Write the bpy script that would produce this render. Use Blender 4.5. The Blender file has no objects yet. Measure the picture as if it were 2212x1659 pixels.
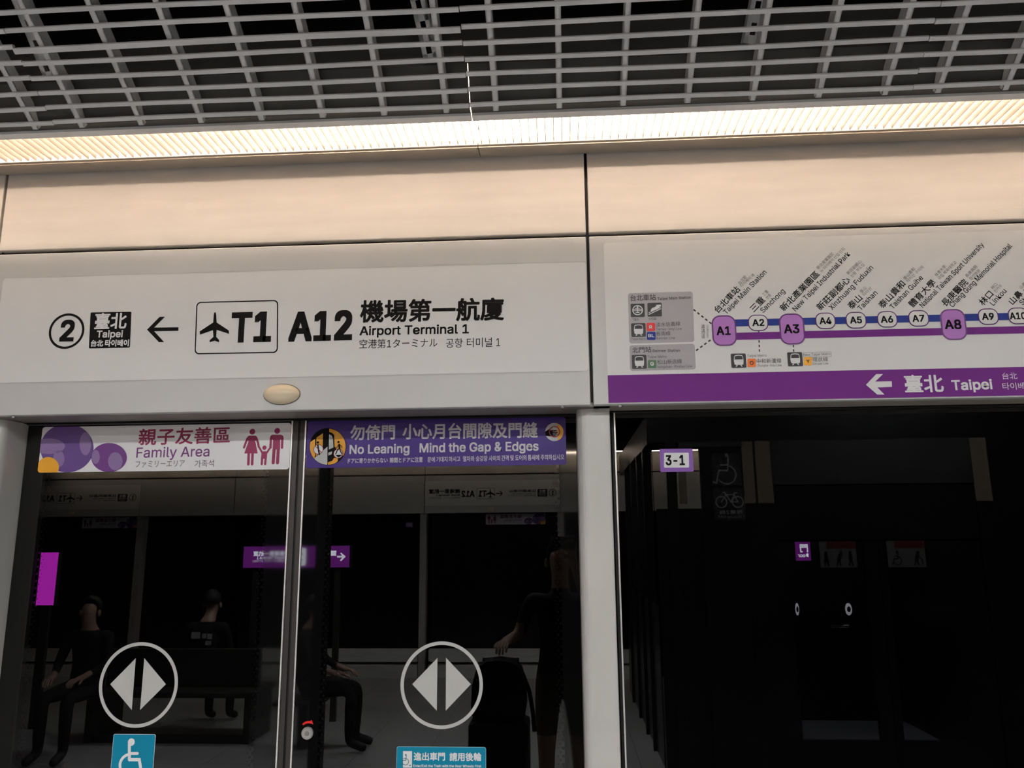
import bpy, bmesh, math, random
from mathutils import Vector, Matrix
random.seed(7)
S = bpy.context.scene
C = S.collection
PI = math.pi

# ------------------------------------------------------------------ camera
W, H = 2212, 1659
FPX = 1702.36
YAW, PITCH, ROLL = math.radians(-3.503), math.radians(11.291), math.radians(-0.443)
CAM = Vector((0.0, -2.30, 1.79))
_f = Vector((math.sin(YAW)*math.cos(PITCH), math.cos(YAW)*math.cos(PITCH), math.sin(PITCH)))
_r0 = Vector((math.cos(YAW), -math.sin(YAW), 0))
_u0 = _r0.cross(_f)
_r = _r0*math.cos(ROLL) + _u0*math.sin(ROLL)
_u = -_r0*math.sin(ROLL) + _u0*math.cos(ROLL)
cd = bpy.data.cameras.new('camera')
cam = bpy.data.objects.new('camera', cd)
C.objects.link(cam)
cd.sensor_fit = 'HORIZONTAL'
cd.sensor_width = 36.0
cd.lens = FPX*36.0/W
cd.clip_start = 0.01
cd.clip_end = 100
_m = Matrix((( _r.x, _u.x, -_f.x, CAM.x), (_r.y, _u.y, -_f.y, CAM.y), (_r.z, _u.z, -_f.z, CAM.z), (0, 0, 0, 1)))
cam.matrix_world = _m
S.camera = cam

# ------------------------------------------------------------------ world, colour management
wd = bpy.data.worlds.new('world')
S.world = wd
wd.use_nodes = True
wd.node_tree.nodes['Background'].inputs[0].default_value = (0, 0, 0, 1)
wd.node_tree.nodes['Background'].inputs[1].default_value = 0.0
S.view_settings.view_transform = 'Standard'
S.view_settings.look = 'None'
S.view_settings.gamma = 1.0
S.view_settings.use_curve_mapping = False
S.view_settings.exposure = 0.18
TUBE_MAIN, TUBE_EDGE, TUBE_FAR, DIFFUSER = 27.0, 84.0, 60.0, 74.0   # lamp strengths
WARM, COOL = (1.0, 0.805, 0.64), (0.98, 0.995, 1.0)

# ------------------------------------------------------------------ pixel <-> place helpers
def ray(px, py):
    return _f + _r*((px-W/2)/FPX) - _u*((py-H/2)/FPX)
def at(px, py, y):
    v = ray(px, py)
    return CAM + v*((y-CAM.y)/v.y)
def P(px, py, y=0.0):
    q = at(px, py, y)
    return (q.x, q.z)
YG, YF = 0.18, 0.135          # planes of the door glass and of the fixed glass
def RV(px, py, dv, yg=YG):
    """the place whose mirror image in the glass plane yg shows at this pixel, dv metres deep"""
    v = ray(px, py)
    q = CAM + v*(dv/v.y)
    return Vector((q.x, 2*yg-q.y, q.z))

# ------------------------------------------------------------------ mesh builder
class B:
    def __init__(s):
        s.v, s.f, s.m, s.k, s.smooth = [], [], [], 0, False
    def add(s, vs, fs, mi=0):
        b = len(s.v)
        s.v += [tuple(v) for v in vs]
        s.f += [tuple(b+i for i in f) for f in fs]
        s.m += [mi]*len(fs)
        return s
    def box(s, x0, x1, y0, y1, z0, z1, mi=0):
        vs = [(x, y, z) for x in (x0, x1) for y in (y0, y1) for z in (z0, z1)]
        return s.add(vs, [(0, 1, 3, 2), (4, 6, 7, 5), (0, 4, 5, 1), (2, 3, 7, 6), (0, 2, 6, 4), (1, 5, 7, 3)], mi)
    def bbox(s, x0, x1, y0, y1, z0, z1, r, seg=3, mi=0):
        bm = bmesh.new()
        bmesh.ops.create_cube(bm, size=1)
        for v in bm.verts:
            v.co = Vector(((x0+x1)/2+v.co.x*(x1-x0), (y0+y1)/2+v.co.y*(y1-y0), (z0+z1)/2+v.co.z*(z1-z0)))
        bmesh.ops.bevel(bm, geom=bm.edges[:], offset=r, segments=seg, affect='EDGES', profile=0.5)
        bm.verts.index_update()
        s.add([v.co[:] for v in bm.verts], [[v.index for v in f.verts] for f in bm.faces], mi)
        bm.free()
        return s
    def obox(s, o, ax, ay, az, mi=0):
        """box from corner o along three edge vectors"""
        o, ax, ay, az = map(Vector, (o, ax, ay, az))
        vs = [o+ax*i+ay*j+az*k for i in (0, 1) for j in (0, 1) for k in (0, 1)]
        return s.add(vs, [(0, 1, 3, 2), (4, 6, 7, 5), (0, 4, 5, 1), (2, 3, 7, 6), (0, 2, 6, 4), (1, 5, 7, 3)], mi)
    def prism(s, poly, a, b, axis='x', mi=0):
        """closed outline swept along an axis; poly holds the other two coordinates in order"""
        n = len(poly)
        def pt(p, t):
            return (t, p[0], p[1]) if axis == 'x' else ((p[0], t, p[1]) if axis == 'y' else (p[0], p[1], t))
        vs = [pt(p, a) for p in poly] + [pt(p, b) for p in poly]
        fs = [tuple(range(n))[::-1], tuple(range(n, 2*n))] + [(i, (i+1) % n, n+(i+1) % n, n+i) for i in range(n)]
        return s.add(vs, fs, mi)
    def cyl(s, p0, p1, r0, r1=None, n=20, mi=0, caps=True):
        r1 = r0 if r1 is None else r1
        p0, p1 = Vector(p0), Vector(p1)
        d = (p1-p0).normalized()
        a = d.orthogonal().normalized()
        b = d.cross(a)
        vs = [p0+(a*math.cos(2*PI*i/n)+b*math.sin(2*PI*i/n))*r0 for i in range(n)] + [p1+(a*math.cos(2*PI*i/n)+b*math.sin(2*PI*i/n))*r1 for i in range(n)]
        fs = [(i, (i+1) % n, n+(i+1) % n, n+i) for i in range(n)]
        if caps:
            fs += [tuple(range(n))[::-1], tuple(range(n, 2*n))]
        return s.add(vs, fs, mi)
    def ball(s, c, rx, ry, rz, n=24, m=14, mi=0):
        vs, fs = [], []
        for j in range(m+1):
            t = PI*j/m
            for i in range(n):
                p = 2*PI*i/n
                vs.append((c[0]+rx*math.sin(t)*math.cos(p), c[1]+ry*math.sin(t)*math.sin(p), c[2]+rz*math.cos(t)))
        for j in range(m):
            for i in range(n):
                fs.append((j*n+i, j*n+(i+1) % n, (j+1)*n+(i+1) % n, (j+1)*n+i))
        return s.add(vs, fs, mi)

MATS = {}
def mat(name, col, rough=0.5, metal=0.0, spec=0.5, var=0.06, scale=6.0, stretch=(1, 1, 1), bump=0.0, emit=None, power=0.0):
    if name in MATS:
        return MATS[name]
    m = bpy.data.materials.new(name)
    m.use_nodes = True
    nt = m.node_tree
    p = nt.nodes['Principled BSDF']
    p.inputs['Roughness'].default_value = rough
    p.inputs['Metallic'].default_value = metal
    p.inputs['Specular IOR Level'].default_value = spec
    tc = nt.nodes.new('ShaderNodeTexCoord')
    mp = nt.nodes.new('ShaderNodeMapping')
    mp.inputs['Scale'].default_value = stretch
    nz = nt.nodes.new('ShaderNodeTexNoise')
    nz.inputs['Scale'].default_value = scale
    nz.inputs['Detail'].default_value = 4
    nt.links.new(tc.outputs['Object'], mp.inputs[0])
    nt.links.new(mp.outputs[0], nz.inputs['Vector'])
    rp = nt.nodes.new('ShaderNodeMapRange')
    rp.inputs['From Min'].default_value = 0.3
    rp.inputs['From Max'].default_value = 0.7
    rp.inputs['To Min'].default_value = 1-var
    rp.inputs['To Max'].default_value = 1+var
    nt.links.new(nz.outputs['Fac'], rp.inputs['Value'])
    mx = nt.nodes.new('ShaderNodeVectorMath')
    mx.operation = 'SCALE'
    mx.inputs[0].default_value = col[:3]
    nt.links.new(rp.outputs[0], mx.inputs['Scale'])
    nt.links.new(mx.outputs[0], p.inputs['Base Color'])
    if bump:
        bp = nt.nodes.new('ShaderNodeBump')
        bp.inputs['Strength'].default_value = bump
        bp.inputs['Distance'].default_value = 0.002
        nt.links.new(nz.outputs['Fac'], bp.inputs['Height'])
        nt.links.new(bp.outputs[0], p.inputs['Normal'])
    if emit:
        p.inputs['Emission Color'].default_value = (*emit, 1)
        p.inputs['Emission Strength'].default_value = power
    MATS[name] = m
    return m
def glass_mat(name, tint, refl):
    m = bpy.data.materials.new(name)
    m.use_nodes = True
    nt = m.node_tree
    nt.nodes.clear()
    out = nt.nodes.new('ShaderNodeOutputMaterial')
    tr = nt.nodes.new('ShaderNodeBsdfTransparent')
    tr.inputs[0].default_value = (*tint, 1)
    gl = nt.nodes.new('ShaderNodeBsdfGlossy')
    gl.inputs['Roughness'].default_value = 0.0
    fr = nt.nodes.new('ShaderNodeFresnel')
    fr.inputs['IOR'].default_value = 1.5
    ge = nt.nodes.new('ShaderNodeNewGeometry')
    iv = nt.nodes.new('ShaderNodeMath'); iv.operation = 'SUBTRACT'; iv.inputs[0].default_value = 1.0
    nt.links.new(ge.outputs['Backfacing'], iv.inputs[1])
    m1 = nt.nodes.new('ShaderNodeMath'); m1.operation = 'MULTIPLY'; m1.inputs[1].default_value = refl
    nt.links.new(fr.outputs[0], m1.inputs[0])
    m2 = nt.nodes.new('ShaderNodeMath'); m2.operation = 'MULTIPLY'; m2.use_clamp = True
    nt.links.new(m1.outputs[0], m2.inputs[0])
    nt.links.new(iv.outputs[0], m2.inputs[1])
    mix = nt.nodes.new('ShaderNodeMixShader')
    nt.links.new(m2.outputs[0], mix.inputs[0])
    nt.links.new(tr.outputs[0], mix.inputs[1])
    nt.links.new(gl.outputs[0], mix.inputs[2])
    nt.links.new(mix.outputs[0], out.inputs[0])
    return m

def obj(name, b, m, parent=None, smooth=False):
    me = bpy.data.meshes.new(name)
    off = Vector((0, 0, 0))
    q = parent
    while q is not None:
        off += q.location
        q = q.parent
    me.from_pydata([tuple(Vector(v)-off) for v in b.v], [], b.f)
    for mm in (m if isinstance(m, (list, tuple)) else [m]):
        me.materials.append(mm)
    me.polygons.foreach_set('material_index', b.m)
    if smooth:
        me.polygons.foreach_set('use_smooth', [True]*len(b.f))
    me.update()
    o = bpy.data.objects.new(name, me)
    C.objects.link(o)
    if parent is not None:
        o.parent = parent
    return o
def tag(o, label, cat, group=None, kind=None):
    o['label'] = label
    o['category'] = cat
    if group:
        o['group'] = group
    if kind:
        o['kind'] = kind
    return o
def thing(name, label, cat, loc=(0, 0, 0), group=None):
    o = bpy.data.objects.new(name, None)
    o.empty_display_size = 0.1
    C.objects.link(o)
    o.location = loc
    return tag(o, label, cat, group)
def struct(name, b, m, label=None):
    o = obj(name, b, m)
    o['kind'] = 'structure'
    if label:
        o['label'] = label
        o['category'] = name.split('_')[0]
    return o
def dup(root, loc, rz, label=None, group=None):
    c = root.copy()
    C.objects.link(c)
    c.location = loc
    c.rotation_euler = (0, 0, rz)
    if label:
        c['label'] = label
    if group:
        c['group'] = group
    for ch in list(root.children):
        d = ch.copy()
        C.objects.link(d)
        d.parent = c
        for g in list(ch.children):
            e = g.copy()
            C.objects.link(e)
            e.parent = d
    return c

# ------------------------------------------------------------------ flat lettering and pictograms
class Flat:
    """a plane things are printed on: (u, v) -> place; lay(k) stands k half-millimetres proud of it"""
    def __init__(s, y, facing=-1, base=0.0):
        s.y, s.facing, s.base = y, facing, base
    def pt(s, u, v, lift):
        return (u, s.y+s.facing*(s.base+lift), v) if s.facing < 0 else (-u, s.y+s.base+lift, v)
LAY = 0.0005
def poly(b, fl, pts, k=1, mi=0):
    b.k += 1
    lift = k*LAY+b.k*0.000004
    n = len(pts)
    a = sum(pts[i][0]*pts[(i+1) % n][1]-pts[(i+1) % n][0]*pts[i][1] for i in range(n))
    pts = pts if a > 0 else pts[::-1]
    b.add([fl.pt(u, v, lift) for u, v in pts], [tuple(range(n))], mi)
def circ(c, rx, ry=None, n=40, a0=0, a1=2*PI):
    ry = rx if ry is None else ry
    full = abs(a1-a0-2*PI) < 1e-6
    return [(c[0]+rx*math.cos(a0+(a1-a0)*i/n), c[1]+ry*math.sin(a0+(a1-a0)*i/n)) for i in range(n if full else n+1)]
def ring(b, fl, outer, inner, k=1, mi=0, closed=True):
    b.k += 1
    lift = k*LAY+b.k*0.000004
    n = len(outer)
    vs = [fl.pt(u, v, lift) for u, v in outer]+[fl.pt(u, v, lift) for u, v in inner]
    fs = [(i, (i+1) % n, n+(i+1) % n, n+i) for i in range(n if closed else n-1)]
    b.add(vs, fs, mi)
def rrect(c4, r, n=5):
    """rounded quad from four corners in order; r in the units of the corners"""
    out = []
    for i in range(4):
        p, a, d = Vector(c4[i]), Vector(c4[i-1]), Vector(c4[(i+1) % 4])
        e0, e1 = (a-p).normalized(), (d-p).normalized()
        s0, s1 = p+e0*r, p+e1*r
        for j in range(n+1):
            t = j/n*PI/2
            w0, w1 = 1-math.sin(t), 1-math.cos(t)
            out.append(tuple(p+e0*r*w0+e1*r*w1))
    return out
def inset(c4, d):
    cx = sum(p[0] for p in c4)/4
    cz = sum(p[1] for p in c4)/4
    out = []
    for i in range(4):
        p, a, q = Vector(c4[i]), Vector(c4[i-1]), Vector(c4[(i+1) % 4])
        out.append(tuple(p+(a-p).normalized()*d+(q-p).normalized()*d))
    return out
def stroke(pts, w, n=6, caps=True):
    """outline of a thick line through pts with round ends"""
    L, R = [], []
    m = len(pts)
    for i in range(m):
        p = Vector(pts[i])
        d0 = (p-Vector(pts[i-1])).normalized() if i > 0 else None
        d1 = (Vector(pts[i+1])-p).normalized() if i < m-1 else None
        d = (d0+d1).normalized() if d0 is not None and d1 is not None else (d0 if d1 is None else d1)
        nrm = Vector((-d.y, d.x))
        s = 1.0
        if d0 is not None and d1 is not None:
            s = 1/max(0.5, nrm.dot(Vector((-d0.y, d0.x))))
        L.append(tuple(p+nrm*w/2*s))
        R.append(tuple(p-nrm*w/2*s))
    if not caps:
        return L+R[::-1]
    def cap(p, d):
        a = math.atan2(d.y, d.x)
        return [(p[0]+w/2*math.cos(a+PI/2-PI*i/n), p[1]+w/2*math.sin(a+PI/2-PI*i/n)) for i in range(1, n)]
    dend = (Vector(pts[-1])-Vector(pts[-2])).normalized()
    dbeg = (Vector(pts[0])-Vector(pts[1])).normalized()
    return L+cap(pts[-1], dend)+R[::-1]+cap(pts[0], dbeg)
def clip(pts, conv):
    """the part of a polygon inside a convex one"""
    n = len(conv)
    a = sum(conv[i][0]*conv[(i+1) % n][1]-conv[(i+1) % n][0]*conv[i][1] for i in range(n))
    cv = conv if a > 0 else conv[::-1]
    out = list(pts)
    for i in range(n):
        A, D = cv[i], cv[(i+1) % n]
        src, out = out, []
        for j in range(len(src)):
            p, q = src[j-1], src[j]
            sp = (D[0]-A[0])*(p[1]-A[1])-(D[1]-A[1])*(p[0]-A[0])
            sq = (D[0]-A[0])*(q[1]-A[1])-(D[1]-A[1])*(q[0]-A[0])
            if (sp >= 0) != (sq >= 0):
                t = sp/(sp-sq)
                out.append((p[0]+(q[0]-p[0])*t, p[1]+(q[1]-p[1])*t))
            if sq >= 0:
                out.append(q)
        if not out:
            return []
    return out

# Latin letter outlines: letter -> (advance, closed outlines as x, y pairs), in thousandths of an em
OUTLINES = {
'A': (480, [[16,0,201,509,276,509,463,0,395,0,287,302,276,334,264,372,250,420,232,478,245,478,228,419,213,371,201,333,191,302,85,0], [110,142,110,199,370,199,370,142]]),
'B': (456, [[60,0,60,509,241,509,289,504,329,491,359,469,381,442,394,410,398,374,395,344,387,320,356,286,315,267,315,262,339,257,363,245,385,227,402,203,414,173,418,136,413,100,400,67,377,39,344,18,301,4,247,0], [125,57,245,57,296,63,330,80,349,105,355,137,352,161,342,184,327,203,306,218,279,228,248,231,125,231], [125,285,238,285,265,288,288,296,308,309,323,326,333,348,336,372,330,403,313,429,283,446,240,452,125,452]]),
'C': (510, [[267,-7,205,1,150,25,104,63,70,115,48,179,40,254,48,329,70,393,104,445,150,484,205,508,267,516,305,513,340,504,373,490,402,471,427,447,448,418,463,385,473,348,408,348,389,395,357,428,315,449,267,456,223,450,184,432,150,403,125,364,109,314,103,254,109,194,125,145,151,105,184,76,223,59,267,53,315,60,357,81,389,114,408,160,473,160,463,124,448,91,428,62,402,38,373,19,341,5,305,-4]]),
'D': (502, [[219,0,96,0,96,57,215,57,272,63,318,81,354,110,379,149,394,198,399,255,394,312,379,361,354,399,320,428,275,446,221,452,93,452,93,509,225,509,294,501,353,478,399,441,433,391,455,329,462,255,455,181,433,119,398,68,351,31,291,8], [125,509,125,0,60,0,60,509]]),
'E': (419, [[60,0,60,509,372,509,372,452,125,452,125,286,355,286,355,229,125,229,125,57,375,57,375,0]]),
'F': (410, [[60,0,60,509,369,509,369,452,125,452,125,278,346,278,346,221,125,221,125,0]]),
'G': (520, [[269,-7,205,1,149,25,104,64,69,116,47,179,40,254,47,329,69,393,103,445,149,484,203,508,265,516,304,513,340,504,374,489,403,469,429,445,449,416,465,384,474,349,408,349,387,393,356,427,315,448,265,456,222,450,183,432,150,404,125,364,109,314,103,254,109,194,125,145,151,105,184,76,224,59,269,53,309,57,345,71,374,93,396,123,410,160,415,202,434,199,283,199,283,256,478,256,478,200,471,141,451,91,419,50,377,19,326,0]]),
'H': (517, [[60,0,60,509,125,509,125,289,392,289,392,509,457,509,457,0,392,0,392,232,125,232,125,0]]),
'I': (300, [[31,0,31,57,118,57,118,452,31,452,31,509,269,509,269,452,183,452,183,57,269,57,269,0]]),
'J': (396, [[185,-7,124,3,75,33,44,81,33,145,33,173,98,173,98,145,104,104,122,74,149,56,185,50,220,56,248,74,266,104,272,145,272,509,336,509,336,145,326,81,294,33,246,3]]),
'K': (467, [[104,145,104,216,139,261,174,303,212,344,364,509,448,509,231,276,228,276], [60,0,60,509,125,509,125,334,124,225,125,193,125,0], [372,0,188,259,228,309,449,0]]),
'L': (393, [[60,0,60,509,125,509,125,57,361,57,361,0]]),
'M': (628, [[60,0,60,509,152,509,277,187,287,159,299,123,311,84,322,49,307,49,318,83,330,121,342,158,352,187,476,509,568,509,568,0,504,0,504,291,504,327,505,369,506,413,507,457,513,457,498,409,482,363,467,322,456,291,342,0,286,0,170,291,159,321,145,361,129,408,112,457,119,457,120,416,121,372,122,328,122,291,122,0]]),
'N': (523, [[60,0,60,509,136,509,343,183,363,151,388,107,414,55,405,54,401,108,399,157,399,195,399,509,463,509,463,0,387,0,202,290,177,331,148,381,130,413,108,452,119,454,122,384,124,328,125,291,125,0]]),
'O': (533, [[267,-7,205,1,150,25,105,63,70,115,48,179,40,254,48,329,70,393,105,445,150,484,205,508,267,516,329,508,384,484,429,445,464,393,486,329,493,254,486,179,464,115,429,63,384,25,329,1], [267,53,310,59,349,76,383,105,408,144,425,194,430,254,425,314,408,365,383,404,349,433,310,450,267,456,223,450,184,433,151,404,125,364,109,314,103,254,109,194,125,144,151,105,184,76,223,59]]),
'P': (445, [[60,0,60,509,235,509,289,503,332,487,366,462,390,430,404,391,409,348,404,304,390,265,366,233,332,207,289,191,235,186,109,186,109,242,233,242,269,246,297,256,318,272,333,294,342,319,344,348,342,376,333,402,318,423,297,439,268,449,232,452,125,452,125,0]]),
'Q': (533, [[245,159,313,159,369,85,384,65,468,-48,401,-48,346,27,331,46], [267,-7,205,1,150,25,105,63,70,115,48,179,40,254,48,329,70,393,105,445,150,484,205,508,267,516,329,508,384,484,429,445,464,393,486,329,493,254,486,179,464,115,429,63,384,25,329,1], [267,53,310,59,349,76,383,105,408,144,425,194,430,254,425,314,408,365,383,404,349,433,310,450,267,456,223,450,184,433,151,404,125,364,109,314,103,254,109,194,125,144,151,105,184,76,223,59]]),
'R': (449, [[60,0,60,509,236,509,290,504,333,489,367,465,390,433,405,395,409,352,405,309,390,271,367,240,333,217,289,203,236,198,96,198,96,255,234,255,269,258,298,267,319,281,334,300,342,324,345,352,342,380,334,405,319,425,298,440,269,449,233,452,125,452,125,0], [353,0,230,229,303,229,428,0]]),
'S': (447, [[224,-9,172,-4,128,9,91,31,64,60,46,96,38,137,104,137,110,110,123,88,142,71,166,59,224,49,257,52,286,60,311,74,329,92,341,114,346,139,342,161,332,179,296,205,245,222,184,239,128,260,86,289,60,326,52,372,58,413,75,448,102,476,138,498,180,511,227,516,275,511,316,498,351,476,377,449,394,415,401,378,337,378,326,412,302,437,267,453,225,459,194,456,167,448,145,435,129,418,118,398,115,376,119,352,131,334,169,308,212,293,264,279,312,264,359,238,395,198,405,171,408,139,403,99,386,64,360,34,323,11,278,-4]]),
'T': (449, [[32,452,32,509,417,509,417,452,257,452,257,0,193,0,193,452]]),
'U': (517, [[259,-8,203,-2,154,15,114,43,85,80,66,124,60,173,60,509,124,509,124,178,128,144,141,113,160,87,187,68,220,56,259,52,298,56,331,68,357,87,377,113,389,144,393,178,393,509,457,509,457,173,451,124,433,80,403,43,363,15,315,-2]]),
'V': (480, [[204,0,16,509,84,509,192,206,203,176,215,137,230,89,248,31,235,31,252,90,267,138,279,176,290,206,395,509,463,509,278,0]]),
'W': (686, [[155,0,16,509,82,509,163,196,175,145,187,94,197,40,189,40,200,94,211,145,224,196,306,509,380,509,462,196,474,145,486,94,497,40,488,40,499,94,510,145,523,196,603,509,670,509,530,0,455,0,368,323,351,391,336,475,350,475,335,395,318,323,230,0]]),
'X': (474, [[18,0,217,284,217,236,29,509,104,509,178,400,204,361,223,329,243,292,232,292,252,329,272,361,298,400,374,509,446,509,259,239,259,287,456,0,382,0,292,129,268,165,250,195,230,231,244,231,225,196,206,166,182,129,91,0]]),
'Y': (472, [[203,0,203,208,16,509,91,509,192,344,222,292,250,230,224,230,251,293,280,344,381,509,455,509,268,208,268,0]]),
'Z': (438, [[42,0,42,46,273,385,306,431,341,476,348,454,285,452,223,452,40,452,40,509,397,509,397,462,169,129,134,81,97,33,90,54,152,57,214,57,399,57,399,0]]),
'a': (389, [[160,-9,126,-5,94,5,68,22,48,45,35,73,30,108,34,138,43,161,58,179,78,193,125,211,178,220,209,224,234,227,265,235,273,243,276,255,276,257,267,297,240,322,220,329,196,331,149,322,118,301,100,274,41,291,57,322,79,346,104,364,133,375,194,384,239,379,286,360,306,343,322,320,333,290,337,251,337,0,277,0,277,52,272,52,252,25,215,1,190,-6], [170,45,202,49,228,59,248,74,263,93,272,115,276,138,276,190,259,182,231,176,200,171,175,168,134,159,103,139,95,124,92,105,102,72,130,52]]),
'b': (424, [[229,-8,198,-5,172,4,138,31,118,59,112,59,112,0,53,0,53,509,114,509,114,319,118,319,137,346,171,373,197,381,229,384,274,378,313,361,345,332,370,293,385,245,390,189,385,133,370,84,346,45,313,16,274,-2], [220,47,253,51,279,66,301,88,316,117,325,151,328,189,325,227,316,261,301,290,280,311,253,325,220,330,188,325,161,312,140,291,125,263,116,229,113,189,116,150,125,115,140,86,162,65,188,51]]),
'c': (396, [[207,-8,159,-2,117,16,82,46,56,85,40,133,34,187,40,243,56,291,82,330,117,360,159,378,207,384,260,377,305,356,340,322,362,277,303,262,290,289,270,311,242,325,207,330,173,325,145,310,124,287,108,258,99,224,96,187,99,151,108,117,124,89,145,66,173,51,207,46,243,52,271,66,292,89,304,117,363,102,341,56,306,21,261,-1]]),
'd': (424, [[195,-8,151,-2,111,16,79,45,55,84,39,133,34,189,39,245,55,293,79,332,112,361,151,378,196,384,228,381,253,373,287,346,306,319,311,319,311,509,372,509,372,0,313,0,313,59,307,59,287,31,252,4,227,-5], [205,47,236,51,263,65,284,86,299,115,309,150,312,189,309,229,300,263,284,291,263,312,237,325,205,330,172,325,145,311,124,290,108,261,99,227,96,189,99,151,109,117,124,88,145,66,172,51]]),
'e': (404, [[212,-8,161,-2,117,16,82,46,56,85,40,132,34,187,39,242,55,290,81,329,115,359,157,378,205,384,266,374,294,361,319,341,341,315,357,282,368,242,371,194,371,169,75,169,75,221,338,221,310,202,307,237,298,269,283,294,263,314,237,326,205,330,173,326,146,313,125,294,109,270,99,241,96,211,96,178,100,139,110,106,128,80,151,61,179,50,212,46,254,53,285,73,306,105,365,91,353,63,335,39,311,19,283,4,249,-5]]),
'f': (254, [[228,379,228,327,6,327,6,379], [81,0,81,432,84,461,96,486,113,505,135,519,187,530,222,527,243,521,227,468,215,472,195,474,171,470,154,460,145,443,142,419,142,0]]),
'g': (425, [[207,-151,168,-148,134,-140,105,-127,82,-110,51,-69,101,-41,122,-66,154,-88,178,-95,207,-97,249,-92,282,-75,304,-47,311,-6,311,68,306,68,287,41,252,16,227,8,195,5,152,10,113,27,80,53,55,90,39,136,34,191,39,246,55,293,80,332,112,361,152,378,196,384,228,382,253,373,288,346,308,319,313,319,313,379,372,379,372,-9,367,-54,350,-90,324,-117,291,-136,251,-147], [205,59,237,63,264,75,285,95,300,121,309,154,312,193,309,231,300,264,285,291,264,312,237,325,205,330,172,325,145,312,124,290,109,262,99,229,96,193,99,155,109,123,124,96,145,76,172,63]]),
'h': (410, [[114,227,114,0,53,0,53,509,114,509,114,287,102,287,124,332,152,362,187,379,227,384,264,380,295,369,321,349,341,321,353,285,357,240,357,0,296,0,296,235,290,275,273,304,246,323,210,329,184,326,161,317,141,303,126,283,117,257]]),
'i': (167, [[53,0,53,379,114,379,114,0], [84,443,67,446,54,455,44,468,41,483,44,499,54,512,67,521,84,524,100,521,114,512,123,499,126,483,123,468,114,455,100,446]]),
'j': (167, [[53,379,114,379,114,-30,111,-63,102,-90,86,-113,65,-129,37,-139,4,-143,-10,-143,-10,-87,2,-87,25,-83,40,-72,50,-54,53,-29], [83,443,67,446,53,455,44,468,41,483,44,499,53,512,67,521,83,524,100,521,114,512,123,499,126,483,123,468,114,455,100,446]]),
'k': (381, [[110,137,110,212,121,212,284,379,360,379,184,199,177,199], [53,0,53,509,114,509,114,0], [294,0,148,186,191,229,372,0]]),
'l': (189, [[139,-2,101,3,74,20,58,47,53,84,53,509,114,509,114,99,115,77,120,62,130,54,146,52,160,53,170,54,181,3,162,-1]]),
'm': (610, [[53,0,53,379,112,379,112,295,108,295,118,323,132,346,172,376,219,386,257,380,287,361,309,331,321,295,312,295,322,321,337,343,381,375,407,383,437,386,468,383,497,372,522,354,541,328,553,296,557,255,557,0,496,0,496,254,490,289,473,313,447,326,419,330,395,328,374,320,345,290,335,247,335,0,274,0,274,260,269,288,253,311,229,326,199,330,158,320,140,307,126,289,117,266,114,238,114,0]]),
'n': (410, [[114,227,114,0,53,0,53,379,112,379,112,287,102,287,124,332,152,362,187,379,227,384,264,380,295,369,321,349,341,321,353,285,357,240,357,0,296,0,296,235,290,275,273,304,246,323,210,329,184,326,161,317,141,303,126,283,117,257]]),
'o': (415, [[207,-8,159,-2,117,16,82,46,56,85,40,133,34,187,40,243,56,291,82,330,117,360,159,378,207,384,256,378,299,360,333,330,359,291,376,243,381,187,376,133,359,85,333,46,299,16,256,-2], [207,46,242,51,270,66,292,89,307,117,316,151,319,187,316,224,307,258,292,287,270,310,242,325,207,330,173,325,145,310,124,287,108,258,99,224,96,187,99,151,108,117,124,89,145,66,173,51]]),
'p': (424, [[53,-143,53,379,112,379,112,319,118,319,137,346,171,373,197,381,229,384,274,378,313,361,345,332,370,293,385,245,390,189,385,133,370,84,346,45,313,16,274,-2,229,-8,198,-5,173,4,138,31,118,59,114,59,114,-143], [220,47,253,51,279,66,301,88,316,117,325,151,328,189,325,227,316,261,301,290,280,311,253,325,220,330,188,325,161,312,140,291,125,263,116,229,113,189,116,150,125,115,140,86,162,65,188,51]]),
'q': (424, [[372,-143,311,-143,311,59,306,59,287,31,252,4,227,-5,195,-8,151,-2,111,16,79,45,55,84,39,133,34,189,39,245,55,293,79,332,112,361,151,378,196,384,228,381,253,373,287,346,307,319,313,319,313,379,372,379], [205,47,236,51,263,65,284,86,299,115,309,150,312,189,309,229,300,263,284,291,263,312,237,325,205,330,172,325,145,311,124,290,108,261,99,227,96,189,99,151,109,117,124,88,145,66,172,51]]),
'r': (259, [[53,0,53,379,112,379,112,321,115,321,130,347,152,367,181,380,213,385,229,384,243,384,243,322,230,324,207,326,182,323,159,315,140,301,126,284,117,262,114,237,114,0]]),
's': (365, [[182,-8,145,-5,112,3,84,18,62,38,45,63,36,94,94,107,105,79,124,60,150,49,181,45,217,50,244,62,262,81,268,103,265,121,254,136,237,147,212,155,149,170,104,186,72,208,53,237,47,274,51,305,65,332,87,354,115,370,149,381,187,384,223,381,254,372,279,358,299,339,324,290,268,277,258,298,243,316,219,328,187,333,156,329,131,317,114,299,109,277,112,258,124,243,144,232,172,223,229,209,275,194,306,171,325,142,331,107,326,75,312,47,290,24,260,6,223,-5]]),
't': (227, [[204,379,204,327,6,327,6,379], [65,471,126,471,126,98,128,76,136,61,150,53,170,50,185,51,202,54,213,2,192,-3,168,-4,125,2,92,21,72,52,65,93]]),
'u': (410, [[182,-5,146,-1,115,11,89,31,69,59,57,95,53,139,53,379,114,379,114,144,119,105,137,75,164,56,200,50,226,53,249,62,268,77,283,97,293,122,296,153,296,379,357,379,357,0,298,0,298,92,307,92,286,47,257,17,222,0]]),
'v': (389, [[163,0,17,379,84,379,165,155,187,87,206,21,184,21,203,87,224,155,305,379,371,379,226,0]]),
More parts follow.
